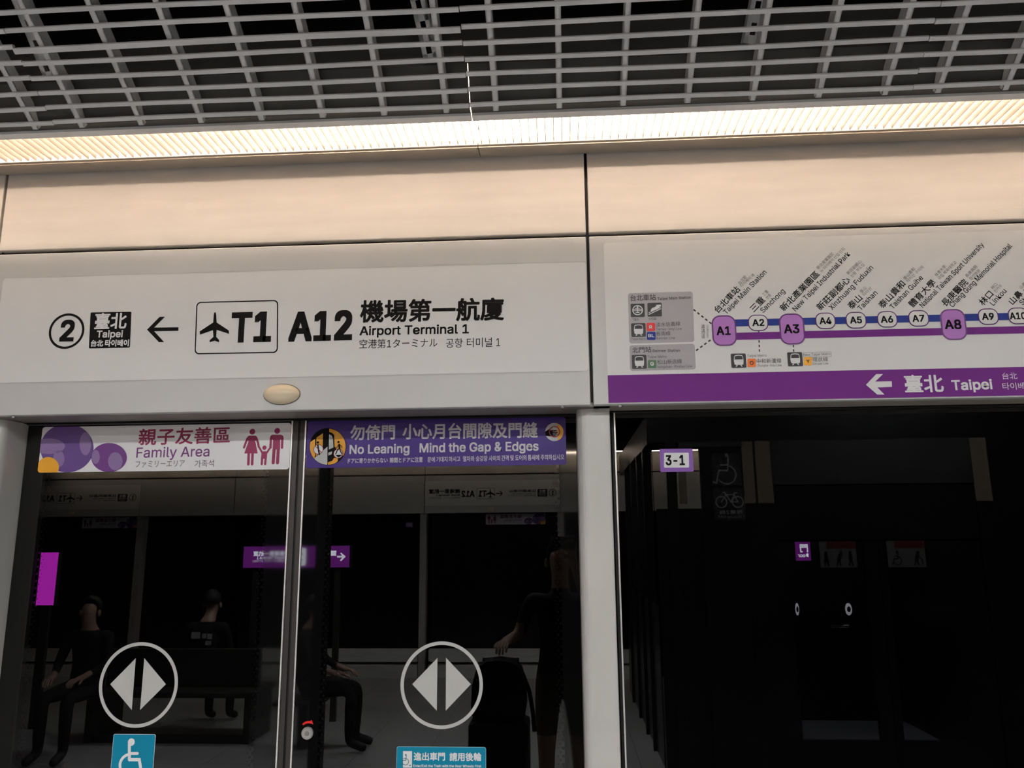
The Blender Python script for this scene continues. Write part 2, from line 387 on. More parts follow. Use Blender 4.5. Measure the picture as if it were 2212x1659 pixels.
'w': (567, [[138,0,23,379,87,379,133,214,154,137,175,41,165,41,186,135,206,214,252,379,316,379,362,214,382,136,402,41,391,41,413,135,434,214,480,379,545,379,429,0,368,0,319,172,305,225,291,280,277,338,291,338,277,280,263,225,248,172,199,0]]),
'x': (379, [[21,0,171,218,171,171,29,379,100,379,147,306,179,253,207,206,175,206,202,253,233,306,282,379,352,379,209,169,209,214,358,0,287,0,231,85,200,136,173,182,205,182,178,136,148,85,91,0]]),
'y': (389, [[47,-139,61,-86,71,-87,104,-89,130,-74,141,-58,151,-36,163,-1,17,379,84,379,165,155,187,87,206,21,184,21,202,87,224,155,305,379,371,379,204,-58,177,-107,139,-136,91,-145,65,-143]]),
'z': (380, [[42,0,42,46,254,320,254,323,48,323,48,379,333,379,333,331,126,60,126,56,339,56,339,0]]),
'0': (453, [[227,-7,174,1,130,24,95,62,69,113,53,178,48,254,53,330,69,395,95,447,130,484,174,508,227,516,279,508,323,484,358,447,384,395,400,330,405,254,400,178,384,113,359,62,323,24,279,1], [227,50,261,56,290,74,313,103,330,144,340,194,344,254,340,314,330,365,313,405,290,435,261,453,227,460,192,453,163,435,140,405,123,365,113,314,109,254,113,194,123,144,140,103,163,74,192,56]]),
'1': (453, [[76,0,76,55,391,55,391,0], [276,509,276,0,212,0,212,448,209,448,86,358,86,427,198,509]]),
'2': (453, [[64,0,64,47,234,229,261,257,282,282,311,327,320,371,317,397,308,419,293,436,273,449,250,457,224,460,196,457,172,447,153,433,139,413,130,390,127,362,66,362,71,405,86,442,111,473,143,496,182,511,225,516,268,511,306,497,337,474,361,445,376,411,381,372,371,318,357,290,336,259,306,223,267,180,153,60,153,57,389,57,389,0]]),
'3': (453, [[218,-7,173,-3,133,10,98,30,70,57,52,91,44,132,109,132,115,107,126,87,144,71,165,59,219,50,248,53,275,61,297,74,315,93,325,116,329,145,326,172,316,196,299,217,275,234,242,244,201,248,157,248,157,299,288,448,288,452,70,452,70,509,372,509,372,461,211,278,211,289,264,288,308,276,344,253,371,222,387,186,393,145,387,103,370,66,344,36,309,12,266,-2]]),
'4': (453, [[40,105,40,158,247,509,311,509,109,166,109,163,413,163,413,105], [282,0,282,121,282,146,282,318,343,318,343,0]]),
'5': (453, [[221,-7,178,-2,140,11,108,32,83,60,66,93,60,130,122,130,127,108,138,89,173,60,221,50,250,53,276,64,298,82,314,104,324,131,328,162,324,193,314,221,297,244,275,262,248,273,218,277,167,268,128,246,67,253,96,509,366,509,366,452,151,452,134,301,136,301,178,325,229,334,263,330,294,321,321,306,345,285,364,260,379,231,388,199,391,163,385,117,369,76,343,41,309,15,268,-1]]),
'6': (453, [[226,-7,182,-1,142,15,109,40,84,74,69,115,64,162,68,199,80,239,102,285,137,340,252,509,322,509,151,261,145,261,165,288,196,307,235,314,278,309,316,295,346,271,370,240,384,201,389,157,384,112,368,73,343,39,310,14,271,-2], [226,48,254,52,279,63,299,79,314,101,324,128,327,157,324,187,314,213,299,235,279,251,254,262,226,265,198,262,174,252,153,235,138,214,128,188,125,158,128,128,138,102,153,79,174,63,198,52]]),
'7': (453, [[97,0,323,448,323,452,62,452,62,509,391,509,391,449,165,0]]),
'8': (453, [[226,-7,178,-2,136,11,101,33,74,62,57,96,52,135,55,166,65,195,81,220,101,241,125,256,153,265,153,267,119,282,93,308,76,342,70,380,75,417,90,450,114,477,146,498,184,511,226,516,269,511,306,498,337,477,361,450,377,417,382,380,376,342,359,308,333,282,300,267,300,265,327,256,351,241,372,220,387,195,397,166,401,135,395,96,378,62,352,33,317,11,275,-2], [226,49,258,52,285,60,307,74,323,91,333,113,337,139,333,165,322,189,305,208,283,223,256,232,226,235,196,232,169,223,147,208,130,189,119,165,115,139,119,113,129,91,145,74,167,60,195,52], [226,290,252,292,274,300,293,313,307,330,316,351,319,376,316,399,308,420,294,437,275,449,252,457,226,460,200,457,177,449,159,437,145,420,136,399,133,376,136,351,145,330,159,313,178,300,201,292]]),
'9': (453, [[226,516,271,510,310,494,343,468,368,434,384,393,389,347,385,309,373,270,350,224,315,168,200,0,130,0,301,248,307,248,287,221,257,202,218,195,175,199,137,214,106,237,83,269,68,307,64,352,69,397,85,436,110,469,143,494,182,510], [226,460,199,457,174,446,154,429,138,407,129,381,125,352,129,322,138,295,154,274,174,257,199,247,226,243,254,247,279,257,299,273,314,295,324,321,327,350,324,381,314,407,299,429,279,446,254,457]]),
'&': (448, [[197,-7,150,-2,110,12,78,34,54,62,39,96,34,133,37,163,47,189,85,235,140,279,216,335,237,352,255,375,262,405,258,427,245,445,226,457,201,461,168,453,145,431,137,399,145,363,169,327,204,284,438,0,364,0,171,231,121,293,87,344,78,370,75,398,79,430,91,458,109,481,134,499,165,510,200,513,235,510,266,499,290,482,308,459,320,433,324,404,315,362,291,325,256,293,154,217,128,195,110,174,100,154,97,131,100,108,109,87,124,70,143,57,166,49,193,46,223,50,251,59,301,95,321,121,336,151,346,186,349,224,408,224,405,180,397,144,385,115,371,92,345,62,333,47,305,23,271,7,234,-3]]),
'-': (453, [[337,244,337,188,114,188,114,244]]),
'/': (249, [[235,533,71,-76,14,-76,178,533]]),
'.': (188, [[95,-4,78,-1,63,9,53,24,50,41,53,59,63,73,78,83,95,87,113,83,128,73,138,59,141,41,138,24,128,9,113,-1]])
}
LAT = {k: (a, [list(zip(l[0::2], l[1::2])) for l in ls]) for k, (a, ls) in OUTLINES.items()}
CAPH = 0.509
_cache = {}
def _to_mesh(cu):
    o = bpy.data.objects.new('tmp', cu)
    C.objects.link(o)
    dg = bpy.context.evaluated_depsgraph_get()
    me = bpy.data.meshes.new_from_object(o.evaluated_get(dg))
    r = ([(v.co.x, v.co.y) for v in me.vertices], [tuple(p.vertices) for p in me.polygons])
    bpy.data.objects.remove(o)
    bpy.data.meshes.remove(me)
    bpy.data.curves.remove(cu)
    return r
def layout(s, gap=0.0):
    """(points, faces, left, right, bottom, top) of a written string"""
    if (s, gap) in _cache:
        return _cache[(s, gap)]
    V, F, x = [], [], 0.0
    i = 0
    while i < len(s):
        ch = s[i]
        if ch == ' ':
            x += 0.19
            i += 1
            continue
        j = i
        lat = ch in LAT
        while j < len(s) and s[j] != ' ' and (s[j] in LAT) == lat:
            j += 1
        run = s[i:j]
        if lat:
            cu = bpy.data.curves.new('tmp', 'CURVE')
            cu.dimensions = '2D'
            cu.fill_mode = 'BOTH'
            for g in run:
                adv, loops = LAT[g]
                for lp in loops:
                    sp = cu.splines.new('POLY')
                    sp.points.add(len(lp)-1)
                    for q, (a, c) in zip(sp.points, lp):
                        q.co = (x+a/1000, c/1000, 0, 1)
                    sp.use_cyclic_u = True
                x += adv/1000+gap
            vs, fs = _to_mesh(cu)
            b = len(V)
            V += vs
            F += [tuple(b+k for k in f) for f in fs]
        else:
            cu = bpy.data.curves.new('tmp', 'FONT')
            cu.body = run
            cu.size = 0.70
            cu.resolution_u = 3
            vs, fs = _to_mesh(cu)
            b = len(V)
            V += [(x+a, c) for a, c in vs]
            F += [tuple(b+k for k in f) for f in fs]
            x = max(v[0] for v in V[b:])+0.03
        i = j
    xs = [v[0] for v in V]
    ys = [v[1] for v in V]
    r = (V, F, min(xs), max(xs), min(ys), max(ys))
    _cache[(s, gap)] = r
    return r
def write(b, fl, s, p0, p1, h, bold=0.0, cap=False, k=2, mi=0, gap=0.0):
    """p0, p1: lower ink ends (u, v); h: ink height, or capital height above the baseline if cap; bold: stroke growth / h"""
    V, F, x0, x1, y0, y1 = layout(s, gap)
    p0, p1 = Vector(p0), Vector(p1)
    d = p1-p0
    L = d.length
    d.normalize()
    n = Vector((-d.y, d.x))
    r = bold*h
    sx = (L-2*r)/(x1-x0)
    if cap:
        sy, yb, sh = (h-2*r)/CAPH, 0.0, r
    else:
        sy, yb, sh = (h-2*r)/(y1-y0), y0, r
    base = [p0+d*(r+(x-x0)*sx)+n*(sh+(y-yb)*sy) for x, y in V]
    offs = [(0, 0)]
    if r > 0:
        m = 8
        offs = [(r*math.cos(2*PI*(i+0.5)/m), r*math.sin(2*PI*(i+0.5)/m)) for i in range(m)]+[(0, 0)]
        if cap:
            q = 0.92*r
            offs = [(q*i*d.x+q*j*n.x, q*i*d.y+q*j*n.y) for i in (-1, 0, 1) for j in (-1, 0, 1)]
        if bold > 0.07:
            offs += [(r*0.5*math.cos(2*PI*i/6), r*0.5*math.sin(2*PI*i/6)) for i in range(6)]
    for du, dv in offs:
        b.k += 1
        lift = k*LAY+b.k*0.000004
        b.add([fl.pt(q.x+du, q.y+dv, lift) for q in base], F, mi)
def pw(b, fl, s, a, c, h, y=0.0, **kw):
    """write() with pixel ends a, c and pixel height h on the plane y"""
    p0, p1 = P(*a, y), P(*c, y)
    q0, q1 = P(a[0], a[1], y), P(a[0], a[1]-h, y)
    write(b, fl, s, p0, p1, math.hypot(q1[0]-q0[0], q1[1]-q0[1]), **kw)
def pxlen(px, py, n, y=0.0):
    a, c = P(px-n/2, py, y), P(px+n/2, py, y)
    return math.hypot(a[0]-c[0], a[1]-c[1])
def crop(ox, oy, sc, y=0.0):
    """maps crop coordinates (origin ox, oy, scale sc) to the plane y"""
    return lambda x, yy: P(ox+x/sc, oy+yy/sc, y)

# ------------------------------------------------------------------ materials
M_PANEL = mat('brushed_panel', (0.60, 0.56, 0.51), 0.45, 0.0, 0.42, 0.05, 3.0, (1, 8, 8))
M_PANEL2 = mat('painted_fascia', (0.58, 0.575, 0.555), 0.45, 0.1, 0.4, 0.03, 3.0)
M_POST = mat('post_paint', (0.56, 0.545, 0.51), 0.4, 0.15, 0.4, 0.06, 5.0, (1, 1, 0.4))
M_BLACK = mat('black_rubber', (0.006, 0.006, 0.006), 0.5, 0, 0.3)
M_FRIT = mat('black_enamel', (0.003, 0.003, 0.003), 0.03, 0, 0.5)
M_VOID = mat('dark_void', (0.012, 0.012, 0.012), 0.9, 0, 0.1)
M_SHEET = mat('white_sign_sheet', (0.76, 0.752, 0.73), 0.42, 0, 0.4, 0.015, 3.0)
M_INK = mat('black_ink', (0.008, 0.007, 0.007), 0.7, 0, 0.10)
M_INKG = mat('grey_ink', (0.13, 0.11, 0.10), 0.5, 0, 0.3)
M_INKS = mat('soft_black_ink', (0.05, 0.045, 0.045), 0.5, 0, 0.3)
M_WHITE = mat('white_ink', (0.78, 0.78, 0.78), 0.45, 0, 0.4, 0.01)
M_PURPLE = mat('purple_ink', (0.165, 0.022, 0.225), 0.5, 0, 0.18, 0.02)
M_PURD = mat('dark_purple_ink', (0.10, 0.018, 0.13), 0.5, 0, 0.18, 0.02)
M_LILAC = mat('lilac_ink', (0.50, 0.22, 0.60), 0.5, 0, 0.18, 0.03)
M_BLUE = mat('navy_ink', (0.022, 0.045, 0.26), 0.5, 0, 0.18, 0.02)
M_GREYBOX = mat('grey_legend_ink', (0.43, 0.41, 0.43), 0.45, 0, 0.4, 0.02)
M_CHAR = mat('charcoal_ink', (0.03, 0.028, 0.028), 0.45, 0, 0.4, 0.02)
M_RED = mat('red_ink', (0.75, 0.006, 0.006), 0.4)
M_GREEN = mat('green_ink', (0.05, 0.15, 0.06), 0.4)
M_ORANGE = mat('orange_ink', (0.95, 0.20, 0.02), 0.4)
M_AMBER = mat('amber_ink', (0.92, 0.42, 0.02), 0.4)
M_GREYPAINT = mat('grey_grille_paint', (0.80, 0.79, 0.77), 0.55, 0.0, 0.4, 0.10, 9.0, (0.6, 3, 3))
M_GREYDARK = mat('dark_grey_paint', (0.025, 0.025, 0.025), 0.6, 0.1, 0.4, 0.08)
M_LIP = mat('soffit_metal', (0.48, 0.42, 0.35), 0.4, 0.4, 0.5, 0.06, 4.0, (1, 6, 6))
M_BLADE = mat('louvre_metal', (0.41, 0.36, 0.31), 0.35, 0.0, 0.5, 0.02)
M_REFL = mat('white_reflector', (0.80, 0.77, 0.72), 0.5, 0, 0.4, 0.02)
M_HOUS = mat('trough_housing', (0.085, 0.078, 0.07), 0.6, 0.1, 0.4, 0.08)
M_TUBE = mat('warm_tube', (0.9, 0.9, 0.9), 0.4, emit=WARM, power=TUBE_MAIN)
M_TUBE2 = mat('warm_tube_edge', (0.9, 0.9, 0.9), 0.4, emit=WARM, power=TUBE_EDGE)
M_TUBE3 = mat('warm_tube_far', (0.9, 0.9, 0.9), 0.4, emit=WARM, power=TUBE_FAR)
M_DIFF = mat('lamp_diffuser', (0.9, 0.9, 0.9), 0.4, emit=COOL, power=DIFFUSER)
M_CHROME = mat('polished_steel', (0.75, 0.74, 0.72), 0.18, 1.0, 0.5, 0.02)
M_SATIN = mat('satin_steel', (0.55, 0.54, 0.52), 0.35, 0.8, 0.5, 0.05)
M_ALU = mat('bright_edge_metal', (0.92, 0.90, 0.87), 0.30, 0.55, 0.5, 0.02)
M_DARKMET = mat('dark_frame_metal', (0.045, 0.04, 0.038), 0.4, 0.3, 0.5, 0.08)
M_FLOOR = None
M_GLASS = glass_mat('door_glass', (0.50, 0.52, 0.50), 1.75)
M_TEAL = mat('teal_ink', (0.004, 0.23, 0.36), 0.5, 0, 0.18, 0.02)
M_TEALD = mat('deep_teal_ink', (0.02, 0.16, 0.20), 0.4)
M_FROST = mat('frosted_film', (0.50, 0.495, 0.47), 0.5, 0, 0.3, 0.02)

def floor_mat():
    m = mat('granite_floor', (0.42, 0.42, 0.42), 0.35, 0, 0.5, 0.08, 40)
    nt = m.node_tree
    p = nt.nodes['Principled BSDF']
    src = p.inputs['Base Color'].links[0].from_socket
    br = nt.nodes.new('ShaderNodeTexBrick')
    br.offset = 0
    br.inputs['Color1'].default_value = (1, 1, 1, 1)
    br.inputs['Color2'].default_value = (0.9, 0.9, 0.9, 1)
    br.inputs['Mortar'].default_value = (0.35, 0.35, 0.35, 1)
    br.inputs['Scale'].default_value = 1.0
    br.inputs['Brick Width'].default_value = 0.6
    br.inputs['Row Height'].default_value = 0.6
    br.inputs['Mortar Size'].default_value = 0.004
    tc = nt.nodes.new('ShaderNodeTexCoord')
    nt.links.new(tc.outputs['Object'], br.inputs['Vector'])
    mu = nt.nodes.new('ShaderNodeVectorMath')
    mu.operation = 'MULTIPLY'
    nt.links.new(src, mu.inputs[0])
    nt.links.new(br.outputs['Color'], mu.inputs[1])
    nt.links.new(mu.outputs[0], p.inputs['Base Color'])
    return m
M_FLOOR = floor_mat()

# ------------------------------------------------------------------ heights and positions read off the photograph
Z_HEAD = CAM.z+0.3925        # underside of the door header
Z_GAP0 = P(1000, 519)[1]     # gap between the two rows of fascia panels
Z_GAP1 = P(1000, 511)[1]
Z_LIP = P(1000, 342)[1]
X_JR = 0.0955                # joint above the right post
X_JL = P(-5, 540)[0]
PITCH_MOD = 1.2025           # ceiling module length
X_MOD = [-1.438+PITCH_MOD*i for i in (-1, 0, 1, 2)]
Y_OPP = -8.36                # face of the facing row of platform doors

# ------------------------------------------------------------------ the shell
struct('floor', B().box(-14, 14, Y_OPP-0.3, 0.32, -0.25, 0.0), M_FLOOR, 'grey tiled platform floor')
struct('wall_tunnel', B().box(-14, 14, 3.2, 3.4, -1.5, 4.2), M_VOID, 'black tunnel wall behind the platform doors')
struct('wall_far_tunnel', B().box(-14, 14, Y_OPP-3.4, Y_OPP-3.2, -1.5, 4.2), M_VOID, 'black tunnel wall behind the facing platform doors')
struct('ceiling', B().box(-14, 14, Y_OPP-3.4, 3.4, 4.2, 4.35), M_VOID, 'black concrete slab above the ceiling grille')
cb = B()
cb.box(-14, 14, -6.9, -1.06, 3.44, 3.50)
struct('ceiling_panel', cb, M_GREYDARK, 'flat dark grey ceiling over the middle of the platform')

# upper fascia panels: (left joint, right joint)
joints = [X_JL-1.9, X_JL, X_JR, X_JR+1.72, X_JR+3.44]
gapw = 0.0045
def fascia(name, x0, x1, z0, z1, m, label, group=None):
    t = thing(name, label, 'panel', ((x0+x1)/2, 0, z0), group)
    obj('face', B().bbox(x0+gapw, x1-gapw, 0.0, 0.028, z0, z1, 0.0025, 2), m, t)
    return t
ulab = {0: 'brushed beige panel at far left edge under the light', 1: 'brushed beige panel above the white direction sign',
        2: 'brushed beige panel above the line map', 3: 'brushed beige panel beyond the line map, out to the right'}
for i in range(4):
    t = fascia('upper_fascia_panel', joints[i], joints[i+1], Z_GAP1, Z_LIP+0.12, M_PANEL, ulab[i])
llab = {0: 'grey lower fascia panel left of the doors', 1: 'grey lower fascia panel carrying the white direction sign and the oval lamp',
        2: 'grey lower fascia panel carrying the line map', 3: 'grey lower fascia panel carrying the far end of the line map'}
for i in range(4):
    t = fascia('lower_fascia_panel', joints[i], joints[i+1], Z_HEAD, Z_GAP0, M_PANEL2, llab[i])
    bx = []
    if i == 1:
        bx = [at(28, 903, 0.012), at(1215, 879, 0.012)]
    if i == 2:
        bx = [at(1340, 877, 0.012)]
    for q in bx:
        b = B().cyl((q.x, 0.014, Z_HEAD), (q.x, 0.014, Z_HEAD-0.003), 0.008, n=16)
        b.ball((q.x, 0.014, Z_HEAD-0.003), 0.006, 0.006, 0.004, 16, 8)
        o = obj('bolt', b, M_CHROME, t, True)
        o['label'] = 'shiny bolt on the underside'
# dark carcass behind the panels (seen as the black joints)
struct('wall_front', B().box(-14, 14, 0.034, 0.115, Z_HEAD+0.01, 4.2), M_BLACK, 'black backing behind the fascia panels')

# header soffit over the sliding doors and over the fixed screen
XPL0, XPL1 = X_JL-0.085, P(62, 917, YG)[0]
XPR0, XPR1 = P(1246, 890, 0.06)[0], P(1317, 890, 0.06)[0]
sb = B().box(XPL1-0.2, XPR0+0.05, 0.030, 0.098, Z_HEAD, Z_HEAD+0.012)
sb.box(XPL1-0.2, XPR0+0.05, 0.100, YG-0.012, Z_HEAD+0.002, Z_HEAD+0.014)
struct('trim_1', sb, mat('soffit_paint', (0.26, 0.23, 0.20), 0.4, 0.3, 0.5, 0.08), 'brown grey metal soffit above the sliding doors')
sb = B().box(XPR1, 4.0, 0.030, YF-0.02, Z_HEAD, Z_HEAD+0.012)
struct('trim_2', sb, M_LIP, 'metal soffit under the line map')
hb = B().box(-3.6, 4.0, YG-0.010, 0.30, Z_HEAD-0.004, Z_HEAD+0.1)
struct('trim_3', hb, M_BLACK, 'black door track cover above the glass')

# ------------------------------------------------------------------ posts
def post(x0, x1, label, r=0.028):
    t = thing('door_post', label, 'post', ((x0+x1)/2, 0.06, 0))
    prof = []
    for k in range(7):
        a = PI+PI/2*k/6
        prof.append((x0+r+r*math.cos(a), 0.06+r+r*math.sin(a)))
    for k in range(7):
        a = -PI/2+PI/2*k/6
        prof.append((x1-0.004+0.004*math.cos(a), 0.064+0.004*math.sin(a)))
    prof += [(x1, 0.26), (x0, 0.26)]
    obj('column', B().prism(prof, 0.0, Z_HEAD-0.001, 'z'), M_POST, t, False)
    return t
post(XPR0, XPR1, 'pale grey post between the right sliding door and the fixed glass')
# the left post has its round edge on the right
def post_l(x0, x1, label, r=0.03):
    t = thing('door_post', label, 'post', ((x0+x1)/2, 0.06, 0))
    prof = [(x0, 0.26), (x0, 0.06)]
    for k in range(9):
        a = -PI/2+PI/2*k/8
        prof.append((x1-r+r*math.cos(a), 0.06+r+r*math.sin(a)))
    prof.append((x1, 0.26))
    obj('column', B().prism(prof, 0.0, Z_HEAD-0.001, 'z'), M_POST, t)
    return t
post_l(XPL1-0.11, XPL1, 'pale grey post at the left edge beside the left sliding door')

# ------------------------------------------------------------------ sliding doors
Z_DT = P(640, 909.5, YG)[1]
xL0 = XPL1+0.001
xL1 = P(633.5, 915, YG)[0]
xR0 = P(660.2, 911, YG)[0]
xR1 = XPR0-0.001
def door(x0, x1, edge_right, label, dots):
    t = thing('sliding_glass_door', label, 'door', ((x0+x1)/2, YG, 0))
    e = x1 if edge_right else x0
    s = -1 if edge_right else 1
    obj('glass_pane', B().box(x0, x1, YG, YG+0.012, 0.02, Z_DT), M_GLASS, t)
    ew = 0.0042
    o = obj('edge_trim', B().box(min(e, e+s*ew), max(e, e+s*ew), YG-0.004, YG+0.02, 0.02, Z_DT), M_ALU, t)
    o['label'] = 'thin bright metal edge of the leaf'
    obj('top_rail', B().box(x0, x1, YG-0.003, YG+0.02, Z_DT, Z_DT+0.006), M_SATIN if edge_right else M_DARKMET, t)
    obj('seal', B().box(min(e-s*0.0005, e-s*0.0165), max(e-s*0.0005, e-s*0.0165), YG+0.002, YG+0.03, 0.02, Z_DT), M_DARKMET, t)
    # printed black border of the pane and its dotted fringe
    fb = B()
    db = B()
    fl = Flat(YG)
    for (fx0, fx1, tx, sg) in dots:
        poly(fb, fl, [(fx0, 0.02), (fx1, 0.02), (fx1, Z_DT), (fx0, Z_DT)], 0.6)
        z = 0.05
        k = 0
        while z < Z_DT-0.02:
            poly(db, fl, circ((tx+sg*0.004, z), 0.0042, n=10), 0.7)
            poly(db, fl, circ((tx+sg*0.012, z+0.011), 0.0030, n=8), 0.7)
            poly(db, fl, circ((tx+sg*0.019, z), 0.0018, n=6), 0.7)
            db.k = 0
            z += 0.022
            k += 1
    obj('black_border', fb, M_FRIT, t)
    obj('dot_fringe', db, M_FRIT, t)
    return t
dL = P(578, 1060, YG)[0]
fLx = P(97, 1055, YG)[0]
dR = P(707, 1060, YG)[0]
dR2 = P(1209, 1060, YG)[0]
door_l = door(xL0, xL1, True, 'left sliding glass door leaf under the Family Area banner', [(dL, xL1-0.0042, dL, -1), (xL0, fLx, fLx, 1)])
door_r = door(xR0, xR1, False, 'right sliding glass door leaf under the purple warning banner', [(xR0+0.0042, dR, dR, 1), (dR2, xR1, dR2, -1)])
# rubber seal between the leaves
struct('trim_4', B().box(xL1+0.017, xR0-0.017, YG+0.006, YG+0.028, 0.02, Z_DT), M_BLACK, 'black rubber seal between the two door leaves')

# lock on the right leaf
kc = at(664.5, 1583.5, YG)
kr = pxlen(664.5, 1583.5, 25.5, YG)/2
kb = B().cyl((kc.x, YG, kc.z), (kc.x, YG-0.006, kc.z), kr, kr*0.96, 32)
kb.cyl((kc.x, YG-0.006, kc.z), (kc.x, YG-0.0075, kc.z), kr*0.86, kr*0.80, 32)
lk = obj('door_lock', kb, M_SATIN, door_r)
lk['label'] = 'round steel lock'
obj('keyhole', B().cyl((kc.x, YG-0.0075, kc.z), (kc.x, YG-0.0084, kc.z), kr*0.38, kr*0.34, 20), mat('worn_steel', (0.25, 0.24, 0.23), 0.5, 0.5), lk)
ra = B()
c13 = crop(600, 1540, 13.825, YG)
fl = Flat(YG)
poly(ra, fl, [c13(*q) for q in [(730, 330), (800, 270), (880, 242), (980, 240), (1000, 200), (1030, 240), (1065, 345), (1000, 320), (920, 308), (840, 320), (760, 370)]], 1)
t = thing('lock_arrow_sticker', 'small curved red arrow sticker above the round door lock', 'sticker', (kc.x, YG, kc.z+0.03))
obj('arrow', ra, M_RED, t)

# ------------------------------------------------------------------ fixed glass screen on the right
XF0 = P(1319.5, 890, YF)[0]
Z_FT = P(1700, 885, YF)[1]
XF1 = X_JR+3.9
t = thing('fixed_glass_screen', 'fixed glass screen under the line map, right of the pale post', 'glass', ((XF0+XF1)/2, YF, 0))
obj('glass_pane', B().box(XF0+0.012, XF1, YF, YF+0.012, 0.02, Z_FT), M_GLASS, t)
obj('seal', B().box(XF0, XF0+0.008, YF-0.002, YF+0.03, 0.0, Z_FT), M_BLACK, t)
o = obj('edge_trim', B().box(XF0+0.008, XF0+0.0125, YF-0.004, YF+0.02, 0.0, Z_FT), M_ALU, t)
o['label'] = 'thin bright metal edge of the screen'
obj('top_rail', B().box(XF0, XF1, YF-0.004, YF+0.02, Z_FT, Z_HEAD), M_DARKMET, t)

# ------------------------------------------------------------------ oval lamp on the header
lc = at(609, 852, 0)
lrx = pxlen(609, 852, 77)/2
t = lamp_root = thing('oval_door_lamp', 'cream oval dome lamp on the grey header above the doors', 'lamp', (lc.x, 0, lc.z))
db = B()
n, m_ = 48, 12
rz = lrx*0.56
for j in range(m_+1):
    a = PI/2*j/m_
    for i in range(n):
        p = 2*PI*i/n
        db.v.append((lc.x+lrx*math.cos(a)*math.cos(p), -0.030*math.sin(a)-0.001, lc.z+rz*math.cos(a)*math.sin(p)))
for j in range(m_):
    for i in range(n):
        db.f.append((j*n+i, j*n+(i+1) % n, (j+1)*n+(i+1) % n, (j+1)*n+i))
        db.m.append(0)
obj('dome', db, mat('cream_plastic', (0.80, 0.66, 0.46), 0.3, 0, 0.5, 0.03), t, True)
rb = B()
fl0 = Flat(0.0)
ring(rb, fl0, circ((lc.x, lc.z), lrx*1.04, rz*1.06, 48), circ((lc.x, lc.z), lrx*0.98, rz*0.97, 48), 1)
obj('rim', rb, M_DARKMET, t)

# ------------------------------------------------------------------ light troughs under the ceiling
ZT = Z_LIP
Y_LF, Y_LN = -0.071, -0.222    # wall-side and platform-side edges of the louvre opening
def trough(x0, x1, label, group, simple=False, gl=0.00005, gr=0.00005):
    xc = (x0+x1)/2
    t = thing('light_trough', label, 'light', (xc, -0.15, ZT), group)
    a, c = x0+gl, x1-gr
    hb = B()
    hb.box(a, c, Y_LF+0.004, Y_LF+0.010, ZT+0.012, ZT+0.185)          # wall-side cheek
    hb.box(a, c, -0.350, Y_LF+0.010, ZT+0.185, ZT+0.190)              # top
    obj('reflector', hb, M_REFL, t)
    ub = B().prism([(-0.256, ZT+0.006), (-0.284, ZT+0.006), (-0.350, ZT+0.100), (-0.350, ZT+0.215), (-0.344, ZT+0.215), (-0.344, ZT+0.102), (-0.280, ZT+0.012), (-0.256, ZT+0.012)], a, c)
    ub.box(x0, x1, -0.3508, -0.3500, ZT+0.102, ZT+0.215)
    obj('housing', ub, M_HOUS, t)
    fb = B().box(a, c, -0.256, Y_LN-0.004, ZT-0.002, ZT+0.010)
    obj('flange', fb, M_GREYPAINT, t)
    lb = B().box(a, c, Y_LF, -0.002, ZT, ZT+0.012)
    lb.box(a, c, Y_LF-0.002, Y_LF+0.010, ZT-0.004, ZT+0.0145)
    obj('lip', lb, M_LIP, t)
    ty, tz, tr = (-0.150, ZT+0.003, 0.010) if simple else (-0.135, ZT+0.095, 0.013)
    tb = B().cyl((a+0.01, ty, tz), (c-0.01, ty, tz), tr, n=12)
    obj('fluorescent_tube', tb, M_TUBE3 if simple else M_TUBE, t, True)
    if not simple:
        tb = B().cyl((a+0.004, -0.328, ZT+0.148), (c-0.004, -0.328, ZT+0.148), 0.012, n=12)  # unseen second tube, added to throw the light step on the fascia
        obj('fluorescent_tube', tb, M_TUBE2, t, True)
    nb = 49
    sp = (x1-x0)/nb
    def blade(x):
        q = B()
        prof = [(-0.0007, 0.004), (-0.0018, 0.016), (-0.0030, 0.032), (0.0030, 0.032), (0.0018, 0.016), (0.0007, 0.004)]
        q.prism([(x+p[0], ZT+p[1]) for p in prof], Y_LN, Y_LF-0.0085, 'y')
        return q
    if simple:
        q = B()
        for i in range(nb):
            z = blade(x0+sp*(i+0.5))
            q.add(z.v, z.f)
        obj('louvre', q, M_BLADE, t)
    else:
        first = None
        for i in range(nb):
            if first is None:
                first = obj('louvre_blade', blade(x0+sp*0.5), M_BLADE, t)
            else:
                o = first.copy()
                C.objects.link(o)
                o.location = (sp*i, 0, random.uniform(-0.001, 0.001))
                o.rotation_euler = (0, 0, 0)
                o.parent = t
    rl = B().box(a, c, Y_LF-0.0085, Y_LF-0.0045, ZT+0.002, ZT+0.019)
    rl.box(a, c, Y_LN-0.004, Y_LN, ZT+0.002, ZT+0.014)
    obj('louvre_rail', rl, M_REFL, t)
    return t
tl = ['louvred light trough at the far left of the photograph', 'louvred light trough over the white direction sign',
      'louvred light trough over the post and the left half of the line map', 'louvred light trough at the right end over the line map']
for i, x in enumerate(X_MOD):
    trough(x, x+PITCH_MOD, tl[i], 'light troughs above the fascia', gl=0.0012 if i == 2 else 0.00005, gr=0.0012 if i == 1 else 0.00005)

